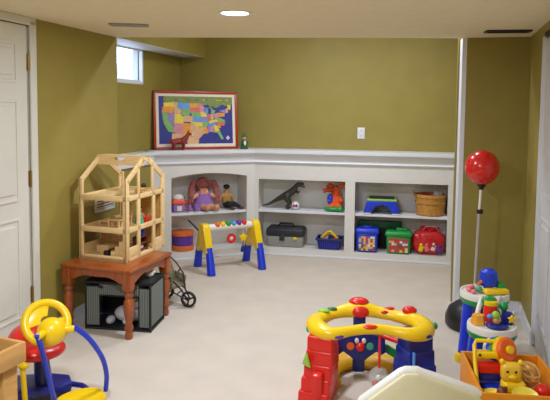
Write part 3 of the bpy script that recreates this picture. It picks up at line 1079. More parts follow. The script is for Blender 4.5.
# --- small toys on the ledge
o = thing('toy_horse', 'dark red toy horse standing in front of the framed map', 'toy animal', onL(-.80, .045, 1.1105), aL + math.radians(5))
M_rhorse = mat('dark_red_toy', (140, 30, 26), .4, .08)
pts = [(0, 0, .085), (.05, 0, .09), (.085, 0, .13), (.10, 0, .165), (.135, 0, .155), (-.055, 0, .09), (-.09, 0, .10), (-.115, 0, .065),
       (.05, .02, .05), (.055, .02, .0), (.05, -.02, .05), (.045, -.02, .0), (-.05, .02, .05), (-.06, .02, 0), (-.05, -.02, .05), (-.05, -.02, 0)]
edg = [(0, 1), (1, 2), (2, 3), (3, 4), (0, 5), (5, 6), (6, 7), (1, 8), (8, 9), (1, 10), (10, 11), (5, 12), (12, 13), (5, 14), (14, 15)]
rad = [.032, .032, .022, .02, .013, .03, .008, .007, .012, .009, .012, .009, .012, .009, .012, .009]
skin('body', pts, edg, rad, M_rhorse, o, 2)
b = MB(); b.box((.085, 0, .155), (.012, .006, .06), rot=(0, .5, 0), bev=.002); b.build('mane', M_black, o)
for sy in (-1, 1):
    b = MB(); b.cyl((.10, sy * .01, .178), (.103, sy * .014, .198), .006, .001, n=8); b.build('ear', M_rhorse, o)
b = MB(); b.sph((.145, 0, .15), .010, 8); b.build('muzzle', M_wplas, o)

o = thing('toy_figurine', 'small green standing figurine at the right end of the map', 'figurine', onL(-.10, .06, 1.1105), aL)
M_gfig = mat('figurine_green', (40, 92, 52), .5, .08)
b = MB(); b.lathe([(.0, 0), (.042, 0), (.044, .012), (.036, .02), (.0, .022)], n=20); b.build('base', M_gfig, o)
b = MB(); b.lathe([(.03, .02), (.034, .05), (.026, .085), (.016, .098), (.0, .10)], n=18); b.build('body', M_gfig, o)
b = MB(); b.sph((0, -.004, .115), .02, 12); b.build('head', M_skin, o)
b = MB(); b.lathe([(.023, .122), (.02, .14), (.008, .17), (.0, .172)], n=16); b.build('hat', M_gfig, o)
b = MB(); b.sph((0, -.026, .06), (.014, .01, .03), 10); b.build('beard', M_wplas, o)
for sx in (-1, 1):
    b = MB(); b.tube([(sx * .018, 0, .09), (sx * .034, -.01, .07), (sx * .03, -.024, .05)], .008, 8); b.build('arm', M_gfig, o)

# ------------------------------------------------------------------ toys on the left corner shelves
Z1, Z0 = ZS + .0006, ZO0 - .0005
GS = 'toys on the corner shelf'
o = thing('toy_hut', 'white roofed red and orange play hut at the left of the upper corner shelf', 'toy', onL(-.785, .13, Z1), aL)
b = MB(); b.box((0, 0, .045), (.12, .11, .07), bev=.01); b.box((0, 0, .005), (.13, .12, .01), bev=.004); b.build('body', M_lav, o)
b = MB(); b.box((0, 0, .105), (.14, .12, .05), bev=.015, taper=(.85, .85)); b.build('canopy', mat('coral_plastic', (232, 84, 60), .4, .05), o)
b = MB(); b.sph((0, 0, .145), (.055, .05, .035), 14); b.sph((.03, 0, .135), (.03, .03, .025), 10); b.build('roof', M_wplas, o)
b = MB(); b.box((.0, -.056, .04), (.05, .006, .05), bev=.002); b.build('door', M_cream, o)
for k, (s_, d_, m_, lb) in enumerate(((-.675, .07, M_lav, 'lavender toy shoe nearest the play hut'), (-.605, .06, M_lav, 'lavender toy shoe beside the big doll'))):
    o = thing('toy_shoe', lb + ' on the upper corner shelf', 'toy shoe', onL(s_, d_, Z1), aL + .3 * k)
    b = MB(); b.sph((0, 0, .022), (.028, .045, .022), 14); b.sph((0, .018, .045), (.024, .025, .026), 12); b.build('upper', m_, o)
    b = MB(); b.box((0, 0, .004), (.05, .085, .008), bev=.003); b.build('sole', M_wplas, o)
o = thing('toy_bear', 'small peach plush bear sitting behind the lavender shoes', 'plush toy', onL(-.668, .235, Z1), aL)
o.scale = (.8, .8, .8)
M_peach = mat('peach_plush', (214, 150, 116), .9, .1, 80)
skin('body', [(0, 0, .045), (0, 0, .09), (0, 0, .125), (.03, -.03, .09), (.045, -.055, .07), (-.03, -.03, .09), (-.045, -.055, .07), (.03, -.05, .025), (.035, -.085, .02), (-.03, -.05, .025), (-.035, -.085, .02)],
     [(0, 1), (1, 2), (1, 3), (3, 4), (1, 5), (5, 6), (0, 7), (7, 8), (0, 9), (9, 10)], [.042, .034, .036, .015, .013, .015, .013, .02, .018, .02, .018], M_peach, o)
for sx in (-1, 1):
    b = MB(); b.sph((sx * .03, 0, .16), .012, 8); b.build('ear', M_peach, o)
# the big cloth doll
o = thing('rag_doll', 'large cloth doll with pink yarn pigtails and purple dress on corner shelf', 'doll', onL(-.505, .17, Z1), aL)
skin('body', [(0, .02, .05), (0, .02, .12), (0, .015, .175), (0, .01, .235), (.06, -.005, .165), (.13, -.03, .13), (-.06, -.005, .165), (-.14, -.03, .12), (.05, -.06, .04), (.09, -.14, .035), (.095, -.165, .05), (-.03, -.06, .04), (-.0, -.14, .035), (0, -.165, .05)],
     [(0, 1), (1, 2), (2, 3), (2, 4), (4, 5), (2, 6), (6, 7), (0, 8), (8, 9), (9, 10), (0, 11), (11, 12), (12, 13)],
     [.05, .05, .03, .062, .028, .02, .028, .02, .035, .03, .026, .035, .03, .026], M_skin, o)
b = MB(); b.lathe([(.125, .012), (.12, .05), (.085, .11), (.056, .165), (.048, .185), (.0, .19)], T(0, -.0, 0) @ Matrix.Diagonal((1, .72, 1, 1)), 28); b.build('dress', M_lav, o)
for sx in (-1, 1):
    b = MB(); b.sph((sx * .055, -.0, .165), (.034, .034, .03), 14); b.build('sleeve', M_lav, o)
b = MB(); b.sph((0, .045, .262), (.082, .062, .074), 20)
for k in range(9):
    a = .25 + k * .33
    b.sph((.068 * math.cos(a), -.008, .250 + .064 * math.sin(a)), (.020, .022, .018), 10)
b.mi = 0; b.build('hair', M_pinkh, o)
for sx in (-1, 1):
    b = MB()
    b.tube([(sx * .065, .02, .28), (sx * .105, .01, .29), (sx * .13, -.005, .23), (sx * .135, -.02, .16), (sx * .13, -.03, .10)], [.02, .03, .034, .03, .014], 12)
    for k in range(14):
        b.tube([(sx * (.10 + .004 * k), .0 - .002 * k, .27 - .012 * k), (sx * (.115 + .003 * k) + .02 * math.sin(k * 2.1), -.03, .24 - .012 * k), (sx * .14 + .03 * math.sin(k * 1.7), -.03 + .02 * math.cos(k), .19 - .012 * k)], .008, 6)
    b.build('pigtail', M_pinkh, o)
    b = MB(); b.sph((sx * .085, .01, .292), (.012, .02, .02), 10); b.build('hair_ribbon', M_lav, o)
for sx in (-1, 1):
    b = MB(); b.sph((sx * .022, -.048, .243), .008, 8); b.build('eye', M_black, o)
b = MB(); b.sph((0, -.058, .228), .007, 8); b.build('nose', M_pink, o)
b = MB(); b.tube([(-.018, -.05, .212), (0, -.054, .206), (.018, -.05, .212)], .003, 6); b.build('mouth', M_red, o)
for sx, xx in ((1, .095), (-1, 0)):
    b = MB(); b.sph((xx, -.165, .045), (.03, .022, .034), 12); b.build('shoe', M_peach, o)
# seated male doll
o = thing('seated_doll', 'seated doll with dark hair, tan top and black trousers on corner shelf', 'doll', onL(-.255, .16, Z1), aL)
skin('body', [(0, 0, .04), (0, .0, .09), (0, .005, .145), (0, 0, .175), (0, -.005, .21), (.05, 0, .14), (.075, -.005, .09), (.09, -.03, .05), (-.05, 0, .14), (-.08, .0, .09), (-.085, -.02, .045)],
     [(0, 1), (1, 2), (2, 3), (3, 4), (2, 5), (5, 6), (6, 7), (2, 8), (8, 9), (9, 10)], [.038, .034, .036, .016, .032, .017, .014, .012, .017, .014, .012], M_tan, o)
b = MB(); b.sph((0, .008, .232), (.036, .036, .026), 14); b.build('hair', M_black, o)
b = MB(); b.lathe([(.042, .05), (.042, .09), (.046, .135), (.03, .155), (.0, .16)], Matrix.Diagonal((1.1, .85, 1, 1)), 20); b.build('top', mat('mustard_cloth', (176, 140, 70), .8, .1), o)
b = MB()
b.tube([(-.015, 0, .04), (.0, -.05, .06), (.02, -.11, .03)], [.036, .028, .02], 12)
b.tube([(.015, 0, .04), (.07, -.05, .05), (.115, -.09, .025)], [.036, .028, .02], 12)
b.build('trousers', mat('black_cloth', (30, 36, 40), .85, .1), o)
for q in ((.025, -.125, .018), (.130, -.10, .018)):
    b = MB(); b.sph(q, (.026, .022, .018), 12); b.build('shoe', M_brown, o)
# drum below
o = thing('toy_drum', 'orange and purple toy drum on the lower corner shelf', 'drum', onL(-.735, .145, Z0), aL)
R_ = .112
M_odrum = mat('orange_drum', (224, 110, 46), .45, .05)
b = MB(); b.lathe([(R_ * .95, .03), (R_ * .97, .10), (R_ * .97, .16), (R_ * .95, .17)], n=32); b.build('shell', M_purple, o)
for z0, z1 in ((.0, .055), (.15, .195)):
    b = MB(); b.lathe([(R_ * .9, z0), (R_ + .004, z0 + .004), (R_ + .006, (z0 + z1) / 2), (R_ + .004, z1 - .004), (R_ * .9, z1)], n=32); b.build('rim', M_odrum, o)
b = MB(); b.lathe([(0, .19), (R_ * .93, .19), (R_ * .93, .186), (0, .186)], n=32); b.build('drumhead', M_cream, o)

# ------------------------------------------------------------------ toys in the middle bay
o = thing('toy_dinosaur', 'dark toy tyrannosaur with long tail on the upper middle shelf', 'toy dinosaur', onR(.33, .13, Z1), aR)
M_dino = mat('dinosaur_hide', (52, 50, 38), .5, .3, 30)
pts = [(0, 0, .155), (.05, 0, .19), (.085, 0, .235), (.10, 0, .265), (.135, 0, .272), (.175, 0, .268),
       (-.06, 0, .125), (-.13, 0, .085), (-.20, 0, .045), (-.27, 0, .022),
       (-.005, .035, .105), (.025, .04, .06), (-.01, .04, .03), (-.005, .04, .01), (.03, .04, .008),
       (-.005, -.035, .105), (.025, -.04, .06), (-.01, -.04, .03), (-.005, -.04, .01), (.03, -.04, .008),
       (.09, .025, .19), (.115, .03, .175), (.125, .03, .19), (.09, -.025, .19), (.115, -.03, .175), (.125, -.03, .19)]
edg = [(0, 1), (1, 2), (2, 3), (3, 4), (4, 5), (0, 6), (6, 7), (7, 8), (8, 9), (0, 10), (10, 11), (11, 12), (12, 13), (13, 14), (0, 15), (15, 16), (16, 17), (17, 18), (18, 19), (1, 20), (20, 21), (21, 22), (1, 23), (23, 24), (24, 25)]
rad = [.045, .04, .026, .024, .026, .014, .034, .023, .014, .006, .03, .02, .012, .010, .010, .03, .02, .012, .010, .010, .009, .007, .005, .009, .007, .005]
skin('body', pts, edg, rad, M_dino, o)
b = MB(); b.box((.150, 0, .245), (.07, .028, .012), rot=(0, .18, 0), bev=.004); b.build('lower_jaw', M_dino, o)
b = MB()
for k in range(5):
    for sy in (-1, 1):
        b.cyl((.135 + .011 * k, sy * .011, .258), (.135 + .011 * k, sy * .011, .250), .003, .0005, n=6)
b.build('teeth', M_cream, o)
for sy in (-1, 1):
    b = MB(); b.sph((.135, sy * .021, .285), .005, 8); b.build('eye', M_orange, o)
o = thing('toy_ball', 'small white ball with red and blue patches beside the dinosaur', 'ball', onR(.42, .10, Z1), aR)
b = MB(); b.sph((0, 0, .043), .043, 20); b.build('ball_skin', M_wplas, o)
for (a, m_) in ((-1.9, M_red), (-1.2, M_blue), (.3, M_red)):
    b = MB(); b.sph((.026 * math.cos(a), .026 * math.sin(a), .045), (.021, .021, .021), 14); b.build('patch', m_, o)
# orange plush animal
o = thing('plush_animal', 'orange plush animal in a blue vest sitting on the upper middle shelf', 'plush toy', onR(.84, .15, Z1), aR)
M_opl = mat('orange_plush', (232, 92, 30), .9, .1, 80, .4, 150)
skin('body', [(0, 0, .07), (0, 0, .13), (0, -.005, .19), (0, -.01, .24), (-.02, -.05, .23), (.05, -.02, .14), (.06, -.06, .09), (-.05, -.02, .14), (-.07, -.06, .10), (.045, -.06, .04), (.05, -.10, .04), (-.045, -.06, .04), (-.05, -.10, .04)],
     [(0, 1), (1, 2), (2, 3), (3, 4), (1, 5), (5, 6), (1, 7), (7, 8), (0, 9), (9, 10), (0, 11), (11, 12)], [.06, .05, .036, .055, .03, .024, .02, .024, .02, .03, .026, .03, .026], M_opl, o)
b = MB(); b.lathe([(.066, .065), (.064, .11), (.05, .165), (.03, .178), (.0, .18)], Matrix.Diagonal((1, .95, 1, 1)), 20); b.X = Matrix(); b.build('vest', M_opl, o)
b = MB(); b.sph((-.055, -.028, .12), (.035, .04, .06), 14); b.build('sleeve', M_blue, o)
for sx in (-1, 1):
    b = MB(); b.tube([(sx * .03, 0, .27), (sx * .06, -.01, .275), (sx * .10, -.02, .245)], [.014, .022, .014], 10); b.build('ear', M_opl, o)
b = MB()
b.tube([(-.03, -.04, .225), (-.09, -.07, .225), (-.125, -.08, .21)], [.03, .022, .024], 12); b.build('muzzle', mat('dark_orange_plush', (176, 62, 28), .9, .1, 80), o)
b = MB(); b.sph((-.12, -.085, .222), .011, 8); b.build('nose', M_black, o)
for q in ((-.02, -.068, .262), (.02, -.062, .262)):
    b = MB(); b.sph(q, .007, 8); b.build('eye', M_black, o)
b = MB(); b.sph((-.02, -.075, .028), (.10, .045, .026), 14); b.sph((.05, -.09, .03), (.045, .035, .03), 12); b.build('green_boot', M_green, o)
# tool box
o = thing('tool_box', 'grey tool box with charcoal lid on the lower middle shelf', 'tool box', onR(.318, .15, Z0), aR)
b = MB(); b.box((0, 0, .058), (.365, .19, .115), bev=.012, seg=3, taper=(1.06, 1.05)); b.build('tray', M_grey, o)
b = MB(); b.box((0, 0, .155), (.405, .215, .08), bev=.016, seg=3); b.box((0, 0, .197), (.37, .17, .022), bev=.01); b.build('lid', M_dgrey, o)
b = MB(); b.tube([(-.08, 0, .203), (-.07, 0, .236), (.07, 0, .236), (.08, 0, .203)], .011, 10); b.build('handle', M_black, o)
for x, m_ in ((-.03, M_dgrey), (.11, M_yel)):
    b = MB(); b.box((x, -.106, .10), (.055 if m_ is M_dgrey else .035, .014, .06 if m_ is M_dgrey else .03), bev=.004); b.build('latch', m_, o)


def open_bin(b, w0, w1, h, tk=.006, bev=0):
    """open tapering bin: w0 bottom (x, y), w1 top (x, y)"""
    t_ = bmesh.new()
    def ring(wx, wy, z): return [t_.verts.new((sx * wx / 2, sy * wy / 2, z)) for sx, sy in ((-1, -1), (1, -1), (1, 1), (-1, 1))]
    a, c, d, e = ring(*w0, 0), ring(*w1, h), ring(w1[0] - 2 * tk, w1[1] - 2 * tk, h), ring(w0[0] - 2 * tk, w0[1] - 2 * tk, tk)
    t_.faces.new(a[::-1]); t_.faces.new(e)
    for A, B in ((a, c), (c, d), (d, e)):
        for j in range(4):
            t_.faces.new((A[j], A[(j + 1) % 4], B[(j + 1) % 4], B[j]))
    if bev:
        bmesh.ops.bevel(t_, geom=[x for x in t_.edges if abs(x.verts[0].co.z - x.verts[1].co.z) > h * .4], offset=bev, segments=2, profile=.5, affect='EDGES')
    b.add(t_)


o = thing('toy_basket', 'small dark blue plastic basket of yellow toys on lower middle shelf', 'basket', onR(.785, .13, Z0), aR)
b = MB(); open_bin(b, (.22, .16), (.26, .19), .11, .006, .015); b.build('body', M_dblue, o)
b = MB(); b.tube([(-.135, -.10, .108), (.135, -.10, .108), (.135, .10, .108), (-.135, .10, .108)], .011, 8, closed=True); b.build('rim', M_dblue, o)
b = MB()
for k in range(9):
    b.box((-.09 + k * .0225, -.0895, .055), (.005, .006, .07), rot=(-.1, 0, 0))
b.build('slats', M_blue, o)
bx, by, bz = onR(.785, .13, Z0)
G2 = 'yellow toys in the blue basket'
b = MB(); b.tube([(-.09, 0, .02), (-.02, -.01, .088), (.0, -.01, .094), (.075, 0, .022)], .015, 8)
tag(b.build('toy_bracket', M_yel, None, onR(.79, .12, Z0 + .088), aR), 'yellow bent toy bar sticking up from the blue basket', 'toy', G2)
b = MB(); b.box((0, 0, .045), (.06, .05, .09), rot=(.1, .3, 0), bev=.01)
tag(b.build('toy_block', M_cream, None, onR(.73, .15, Z0 + .042), aR), 'cream toy block at the left inside the blue basket', 'toy', G2)
b = MB(); b.sph((0, 0, .035), (.04, .036, .034), 14)
tag(b.build('toy_egg', M_orange, None, onR(.845, .145, Z0 + .044), aR), 'orange round toy at the right inside the blue basket', 'toy', G2)
b = MB(); b.box((0, 0, .016), (.14, .10, .03), bev=.01)
tag(b.build('toy_truck', M_red, None, onR(.785, .13, Z0 + .008), aR), 'red toy lying at the bottom of the blue basket', 'toy', G2)

# ------------------------------------------------------------------ right bay
o = thing('step_stool', 'blue plastic step stool with lime edged top on upper right shelf', 'step stool', onR(1.315, .15, Z1), aR)
sh = .155
legp = [(-.185, 0), (-.10, 0), (-.085, .05), (-.05, .085), (0, .098), (.05, .085), (.085, .05), (.10, 0), (.185, 0), (.145, sh - .02), (-.145, sh - .02)]
b = MB()
for y in (-.10, .13):
    b.prism(legp, .03, T(0, y, 0) @ RX(PI / 2), bev=.004)
for sx in (-1, 1):
    b.box((sx * .155, 0, sh / 2 - .012), (.022, .20, sh - .03), rot=(0, -sx * .29, 0), bev=.006)
b.build('body', M_blue, o)
b = MB(); b.box((0, 0, sh - .012), (.30, .25, .022), bev=.008, seg=3); b.build('top_rim', M_lime, o)
b = MB(); b.box((0, 0, sh + .0005), (.25, .20, .008), bev=.003); b.build('tread', M_dgrey, o)
for sx in (-1, 1):
    b = MB(); b.box((sx * .142, -.115, .006), (.08, .04, .012), bev=.004); b.build('foot', M_cream, o)
# basket
o = thing('splint_basket', 'round tan splint basket on the upper right shelf', 'basket', onR(1.80, .148, Z1), aR)
RB, HB = .140, .205
n = 22
b = MB(); b.lathe([(0, .0), (RB * .86, 0), (RB * .86, .008), (0, .008)], n=32); b.build('base', M_wicker, o)
b = MB()
for k in range(n):
    a = 2 * PI * k / n
    A = RZ(a)
    t_ = bmesh.new()
    bmesh.ops.create_cube(t_, size=1)
    for v in t_.verts:
        z = (v.co.z + .5)
        rr = RB * (.88 + .12 * z)
        v.co = Vector((rr + v.co.x * .005, v.co.y * (.036 + .004 * z), z * HB))
    b.add(t_, A)
b.build('stave', M_wicker, o)['kind'] = 'stuff'
for z, hh in ((.02, .02), (HB * .62, .014), (HB - .012, .03)):
    rr = RB * (.88 + .12 * z / HB) + .004
    b = MB(); b.lathe([(rr, z - hh / 2), (rr + .006, z - hh / 2), (rr + .006, z + hh / 2), (rr, z + hh / 2), (rr, z - hh / 2)], n=36); b.build('hoop', M_wicker, o)
b = MB()
b.tube([(-RB - .004, -.02, HB - .03), (-RB - .022, -.02, HB + .02), (-RB - .026, .0, HB + .03), (-RB - .022, .02, HB + .02), (-RB - .004, .02, HB - .03)], .006, 8); b.build('handle', M_wicker, o)
o.scale = (1.07, 1, 1.03)
G3 = 'cloths in the splint basket'
bb = MB(); bb.sph((0, 0, .05), (.06, .07, .05), 16); bb.sph((.012, -.02, .07), (.045, .045, .03), 12)
tag(bb.build('red_cloth', mat('red_cloth', (170, 40, 40), .9, .15, 60), None, onR(1.745, .15, Z1 + .125), aR), 'rolled red cloth in the left of the splint basket', 'cloth', G3)
bb = MB(); bb.sph((0, 0, .055), (.05, .06, .05), 16); bb.sph((-.01, -.02, .085), (.035, .035, .035), 12); bb.sph((.03, .0, .085), (.022, .03, .03), 12)
tag(bb.build('white_cloth', M_plushw, None, onR(1.865, .15, Z1 + .125), aR), 'crumpled white cloth in the right of the splint basket', 'cloth', G3)


def picture(b, cx, z0, w_, h_, y, nx, nz, pal_n, seed):
    """printed picture label: blotches of colour"""
    rn = random.Random(seed)
    for i in range(nx):
        for j in range(nz):
            b.mi = rn.choice(pal_n)
            b.box((cx - w_ / 2 + w_ * (i + .5) / nx, y, z0 + h_ * (j + .5) / nz), (w_ / nx, .002, h_ / nz))
    b.mi = 0


PICM = [mat('print_tan', (214, 180, 140), .5, .2, 80), mat('print_red', (200, 60, 48), .5, .2, 80), mat('print_brown', (120, 88, 66), .5, .2, 80), mat('print_yellow', (226, 196, 80), .5, .2, 80), mat('print_white', (226, 220, 210), .5, .1, 80), mat('print_blue', (90, 110, 170), .5, .2, 80)]
o = thing('toy_tub', 'blue lidded toy tub with picture label on the lower right shelf', 'toy tub', onR(1.175, .104, Z0), aR)
b = MB(); b.box((0, 0, .095), (.19, .17, .19), bev=.02, seg=3, taper=(1.08, 1.08)); b.build('body', M_blue, o)
b = MB(); b.box((0, 0, .21), (.235, .21, .05), bev=.016, seg=3, taper=(.9, .9)); b.build('lid', M_blue, o)
b = MB(); picture(b, 0, .02, .15, .14, -.0925, 7, 7, [0, 0, 0, 2, 3, 4, 1, 5], 3)
lbp = b.build('picture_label', PICM, o, smooth=False)
b = MB(); b.box((0, 0, .242), (.09, .05, .018), bev=.006); b.build('grip', M_blue, o)
o.scale = (1.08, 1, 1.05)
o = thing('toy_tub', 'green lidded toy tub with red picture label beside blue tub', 'toy tub', onR(1.49, .104, Z0), aR)
b = MB(); b.box((0, 0, .09), (.20, .17, .18), bev=.02, seg=3, taper=(1.08, 1.08)); b.build('body', M_green, o)
b = MB(); b.box((0, 0, .195), (.245, .21, .045), bev=.016, seg=3, taper=(.9, .9)); b.build('lid', M_green, o)
b = MB(); picture(b, 0, .02, .165, .13, -.0925, 7, 6, [1, 1, 0, 2, 4, 3, 5, 1], 11); b.build('picture_label', PICM, o, smooth=False)
b = MB(); b.box((.03, 0, .228), (.10, .06, .03), bev=.01); b.build('grip', M_green, o)
o.scale = (1.14, 1, 1.06)
o = thing('storage_box', 'long dark green lidded box behind the blue and green tubs', 'storage box', onR(1.30, .253, Z0), aR)
b = MB(); b.box((0, 0, .11), (.38, .055, .22), bev=.008); b.build('body', M_dark, o)
b = MB(); b.box((0, -.0, .255), (.45, .072, .075), bev=.014, seg=3); b.build('lid', M_dgreen, o)
# clear red bag of toys
M_rbag = mat('clear_red_plastic', (224, 40, 44), .25, .05, 20, alpha=.72)
o = thing('toy_bag', 'clear red plastic bag stuffed with toys on the lower right shelf', 'toy bag', onR(1.79, .14, Z0), aR)
b = MB()
t_ = bmesh.new()
bmesh.ops.create_uvsphere(t_, u_segments=40, v_segments=24, radius=1)
rn = random.Random(5)
for v in t_.verts:
    c = v.co
    f_ = 1 + .05 * math.sin(7 * math.atan2(c.y, c.x) + 3 * c.z) + .03 * math.sin(13 * c.x + 9 * c.z)
    sx = math.copysign(abs(c.x) ** .6, c.x) * f_
    sy = math.copysign(abs(c.y) ** .6, c.y) * f_
    sz = math.copysign(abs(c.z) ** .75, c.z)
    v.co = Vector((sx * .148, sy * .115, max(0.0, .105 + sz * .105)))
b.add(t_)
b.build('bag', M_rbag, o)
b = MB()
for k in range(5):
    a = k * 1.25
    b.tube([(0.02 * math.cos(a), .02 * math.sin(a), .19), (.05 * math.cos(a), .05 * math.sin(a), .222), (.10 * math.cos(a), .07 * math.sin(a), .225)], [.02, .022, .006], 8)
b.build('gathered_top', M_rbag, o)
b = MB(); b.tube([(-.06, -.05, .2), (-.03, -.08, .25), (.06, -.08, .25), (.09, -.05, .2)], .004, 6); b.build('drawstring', M_pink, o)
o.scale = (1.08, 1, 1.16)
G4 = 'toys in the clear red bag'
for k, (dx, dz, m_, lb) in enumerate(((-.085, .035, M_yel, 'yellow toy at the left side of the red bag'), (-.03, .04, M_pink, 'pink toy near the middle of the red bag'), (.035, .05, M_wplas, 'white toy right of the middle of the red bag'), (.09, .03, M_purple, 'purple toy at the right side of the red bag'))):
    b = MB(); b.box((0, 0, .032), (.045, .02, .064), rot=(0, .3 * (-1) ** k, 0), bev=.01); b.sph((.0, 0, .07), .018, 10)
    tag(b.build('bagged_toy', m_, None, onR(1.80 + dx, .032, Z0 + dz), aR), lb, 'toy', G4)

# ------------------------------------------------------------------ baby play gym in front of the corner shelf
pA, pB = Vector((-.655, 5.57)), Vector((-.195, 5.81))
ab = (pB - pA)
ag = math.atan2(ab.y, ab.x)
Lg = ab.length
og = thing('baby_gym', 'toy bar gym with yellow ends, blue legs and white bar of beads', 'baby gym', (pA.x, pA.y, 0), ag)
HG = .405
b = MB(); b.cyl((-.02, 0, HG), (Lg + .02, 0, HG), .036, n=24, bev=.008); b.build('crossbar', M_wplas, og)
for x in (0, Lg):
    b = MB()
    b.prism([(-.15, .20), (-.10, .17), (-.02, .22), (.02, .22), (.10, .17), (.15, .20), (.055, .43), (.03, .45), (-.03, .45), (-.055, .43)], .07, T(x - .035, 0, 0) @ RZ(PI / 2) @ RX(PI / 2), bev=.008)
    b.build('end_bracket', M_yel, og)
    for sy in (-1, 1):
        b = MB(); b.tube([(x, sy * .118, .24), (x, sy * .15, .13), (x, sy * .185, .0)], [.032, .036, .040], 14, flat=(1, 1)); b.build('leg', M_blue, og)
        b = MB(); b.sph((x + .0, sy * .05, .36), .014, 8); b.build('stud', M_dblue, og)
for k, m_ in enumerate((M_orange, M_yel, M_green, M_lblue, M_purple, M_red)):
    x = .125 + k * .055
    b = MB(); b.sph((x, -.014, HG + .026), .029, 14); b.build('bead', m_, og)
xh = Lg * .57
b = MB(); b.tube([(xh - .02, 0, HG - .03), (xh - .02, 0, .335)], .004, 6); b.build('cord', M_wplas, og)
b = MB()
b.tube([(xh - .02 + .036 * math.cos(a * PI / 8), 0, .285 + .036 * math.sin(a * PI / 8)) for a in range(16)], .014, 8, closed=True); b.build('hanging_ring', M_red, og)
b = MB(); b.sph((xh - .02, 0, .285), .018, 10); b.build('rattle_bead', M_wplas, og)
xs = Lg * .77
b = MB(); b.tube([(xs, 0, HG - .03), (xs, 0, .30)], .004, 6); b.build('cord', M_wplas, og)
star = [(.05 * (1 if k % 2 == 0 else .55) * math.cos(PI / 2 + k * PI / 5), .05 * (1 if k % 2 == 0 else .55) * math.sin(PI / 2 + k * PI / 5)) for k in range(10)]
b = MB(); b.prism(star, .025, T(xs, .012, .285) @ RX(PI / 2), bev=.005); b.build('hanging_star', M_yel, og)
b = MB(); b.tube([(xs, 0, .245), (xs, 0, .20)], .004, 6); b.lathe([(.0, .14), (.024, .145), (.02, .185), (.008, .205), (0, .206)], T(xs, 0, 0), 14); b.build('hanging_bell', M_dblue, og)
# black stick lying against the gym
b = MB(); b.cyl((-.835, 5.76, .448), (-.61, 5.74, .23), .009, n=10)
ends = thing('toy_wand', 'thin black stick propped across the left end of the bar gym', 'stick', (-.72, 5.75, 0))
b.build('rod', M_black, ends).matrix_parent_inverse = Matrix.Translation((.72, -5.75, 0))
b = MB(); b.sph((-.61, 5.74, .23), .013, 10); b.build('tip', M_dgrey, ends).matrix_parent_inverse = Matrix.Translation((.72, -5.75, 0))

# ------------------------------------------------------------------ punching ball on a pole
o = thing('punching_ball', 'red punching ball on a white pole with black dome base', 'punching ball', (1.422, 4.17, 0))
b = MB(); b.lathe([(0, 0), (.18, 0), (.195, .02), (.195, .07), (.172, .13), (.12, .17), (.04, .19), (0, .192)], n=32); b.build('base', M_black, o)
b = MB(); b.cyl((0, 0, .17), (.008, -.02, .83), .011, n=14); b.build('pole', M_steel, o)
b = MB(); b.cyl((.008, -.02, .82), (.012, -.03, 1.02), .009, n=14); b.build('pole', M_wplas, o)
b = MB(); b.cyl((.0117, -.0195, .815), (.0123, -.02, .845), .022, n=16, bev=.004); b.build('joint', M_black, o)
b = MB(); b.lathe([(.016, .985), (.02, 1.0), (.05, 1.045), (.052, 1.05), (.0, 1.052)], T(.013, -.03, 0), 20); b.build('collar', M_black, o)
b = MB(); b.sph((.014, -.032, 1.138), (.116, .116, .120), 32); b.build('ball', mat('red_rubber', (212, 26, 22), .22, .02, coat=.4), o)
b = MB(); b.sph((.014, -.032, 1.256), .008, 8); b.build('valve', M_black, o)

# ------------------------------------------------------------------ activity table with two trays
o = thing('activity_table', 'white and green activity table with two round trays on blue legs', 'activity table', (1.245, 3.40, 0))


def trayp(x, y, z, rr, h=.05):
    b = MB(); b.lathe([(0, -.002), (rr * .86, -.002), (rr * .9, .004), (rr * .97, .004), (rr, -.004), (rr, -h * .55), (rr * .97, -h * .6), (0, -h * .6)], T(x, y, z), 40); b.build('tray', M_wplas, o)
    b = MB(); b.lathe([(0, -h * .6), (rr * .99, -h * .6), (rr * 1.0, -h * .8), (rr * .92, -h * 1.15), (0, -h * 1.15)], T(x, y, z), 40); b.build('tray_underside', M_green, o)


tB, tF = (.06, .245, .415), (-.055, -.21, .372)
trayp(*tB, .147, .058)
trayp(*tF, .130, .058)
b = MB()
for sx in (-1, 1):
    b.tube([(tF[0] + sx * .055 + .0, tF[1] + .10, tF[2] - .01), (tF[0] + sx * .045 + .03, tF[1] + .16, .425), (tB[0] + sx * .05 - .02, tB[1] - .16, .425), (tB[0] + sx * .06, tB[1] - .115, tB[2] - .01)], .014, 10)
b.build('bridge_arm', M_wplas, o)
legs = [((tB[0] - .10, tB[1] - .02, .36), (tB[0] - .145, tB[1] - .06, 0.03)), ((tB[0] + .07, tB[1] + .08, .36), (tB[0] + .12, tB[1] + .12, .03)),
        ((tF[0] - .075, tF[1] + .01, .32), (tF[0] - .10, tF[1] + .03, .03)), ((tF[0] + .08, tF[1] + .02, .32), (tF[0] + .11, tF[1] + .03, .03))]
for k, (a, c) in enumerate(legs):
    b = MB(); b.tube([a, ((a[0] + c[0]) / 2 , (a[1] + c[1]) / 2, (a[2] + c[2]) / 2), c], [.034, .031, .028] if k < 2 else [.04, .038, .034], 14); lg = b.build('leg', M_blue, o)
    b = MB(); b.lathe([(0, 0), (.045, 0), (.047, .02), (.034, .05), (0, .055)], T(c[0], c[1], 0), 18); b.build('foot', M_yel, lg)
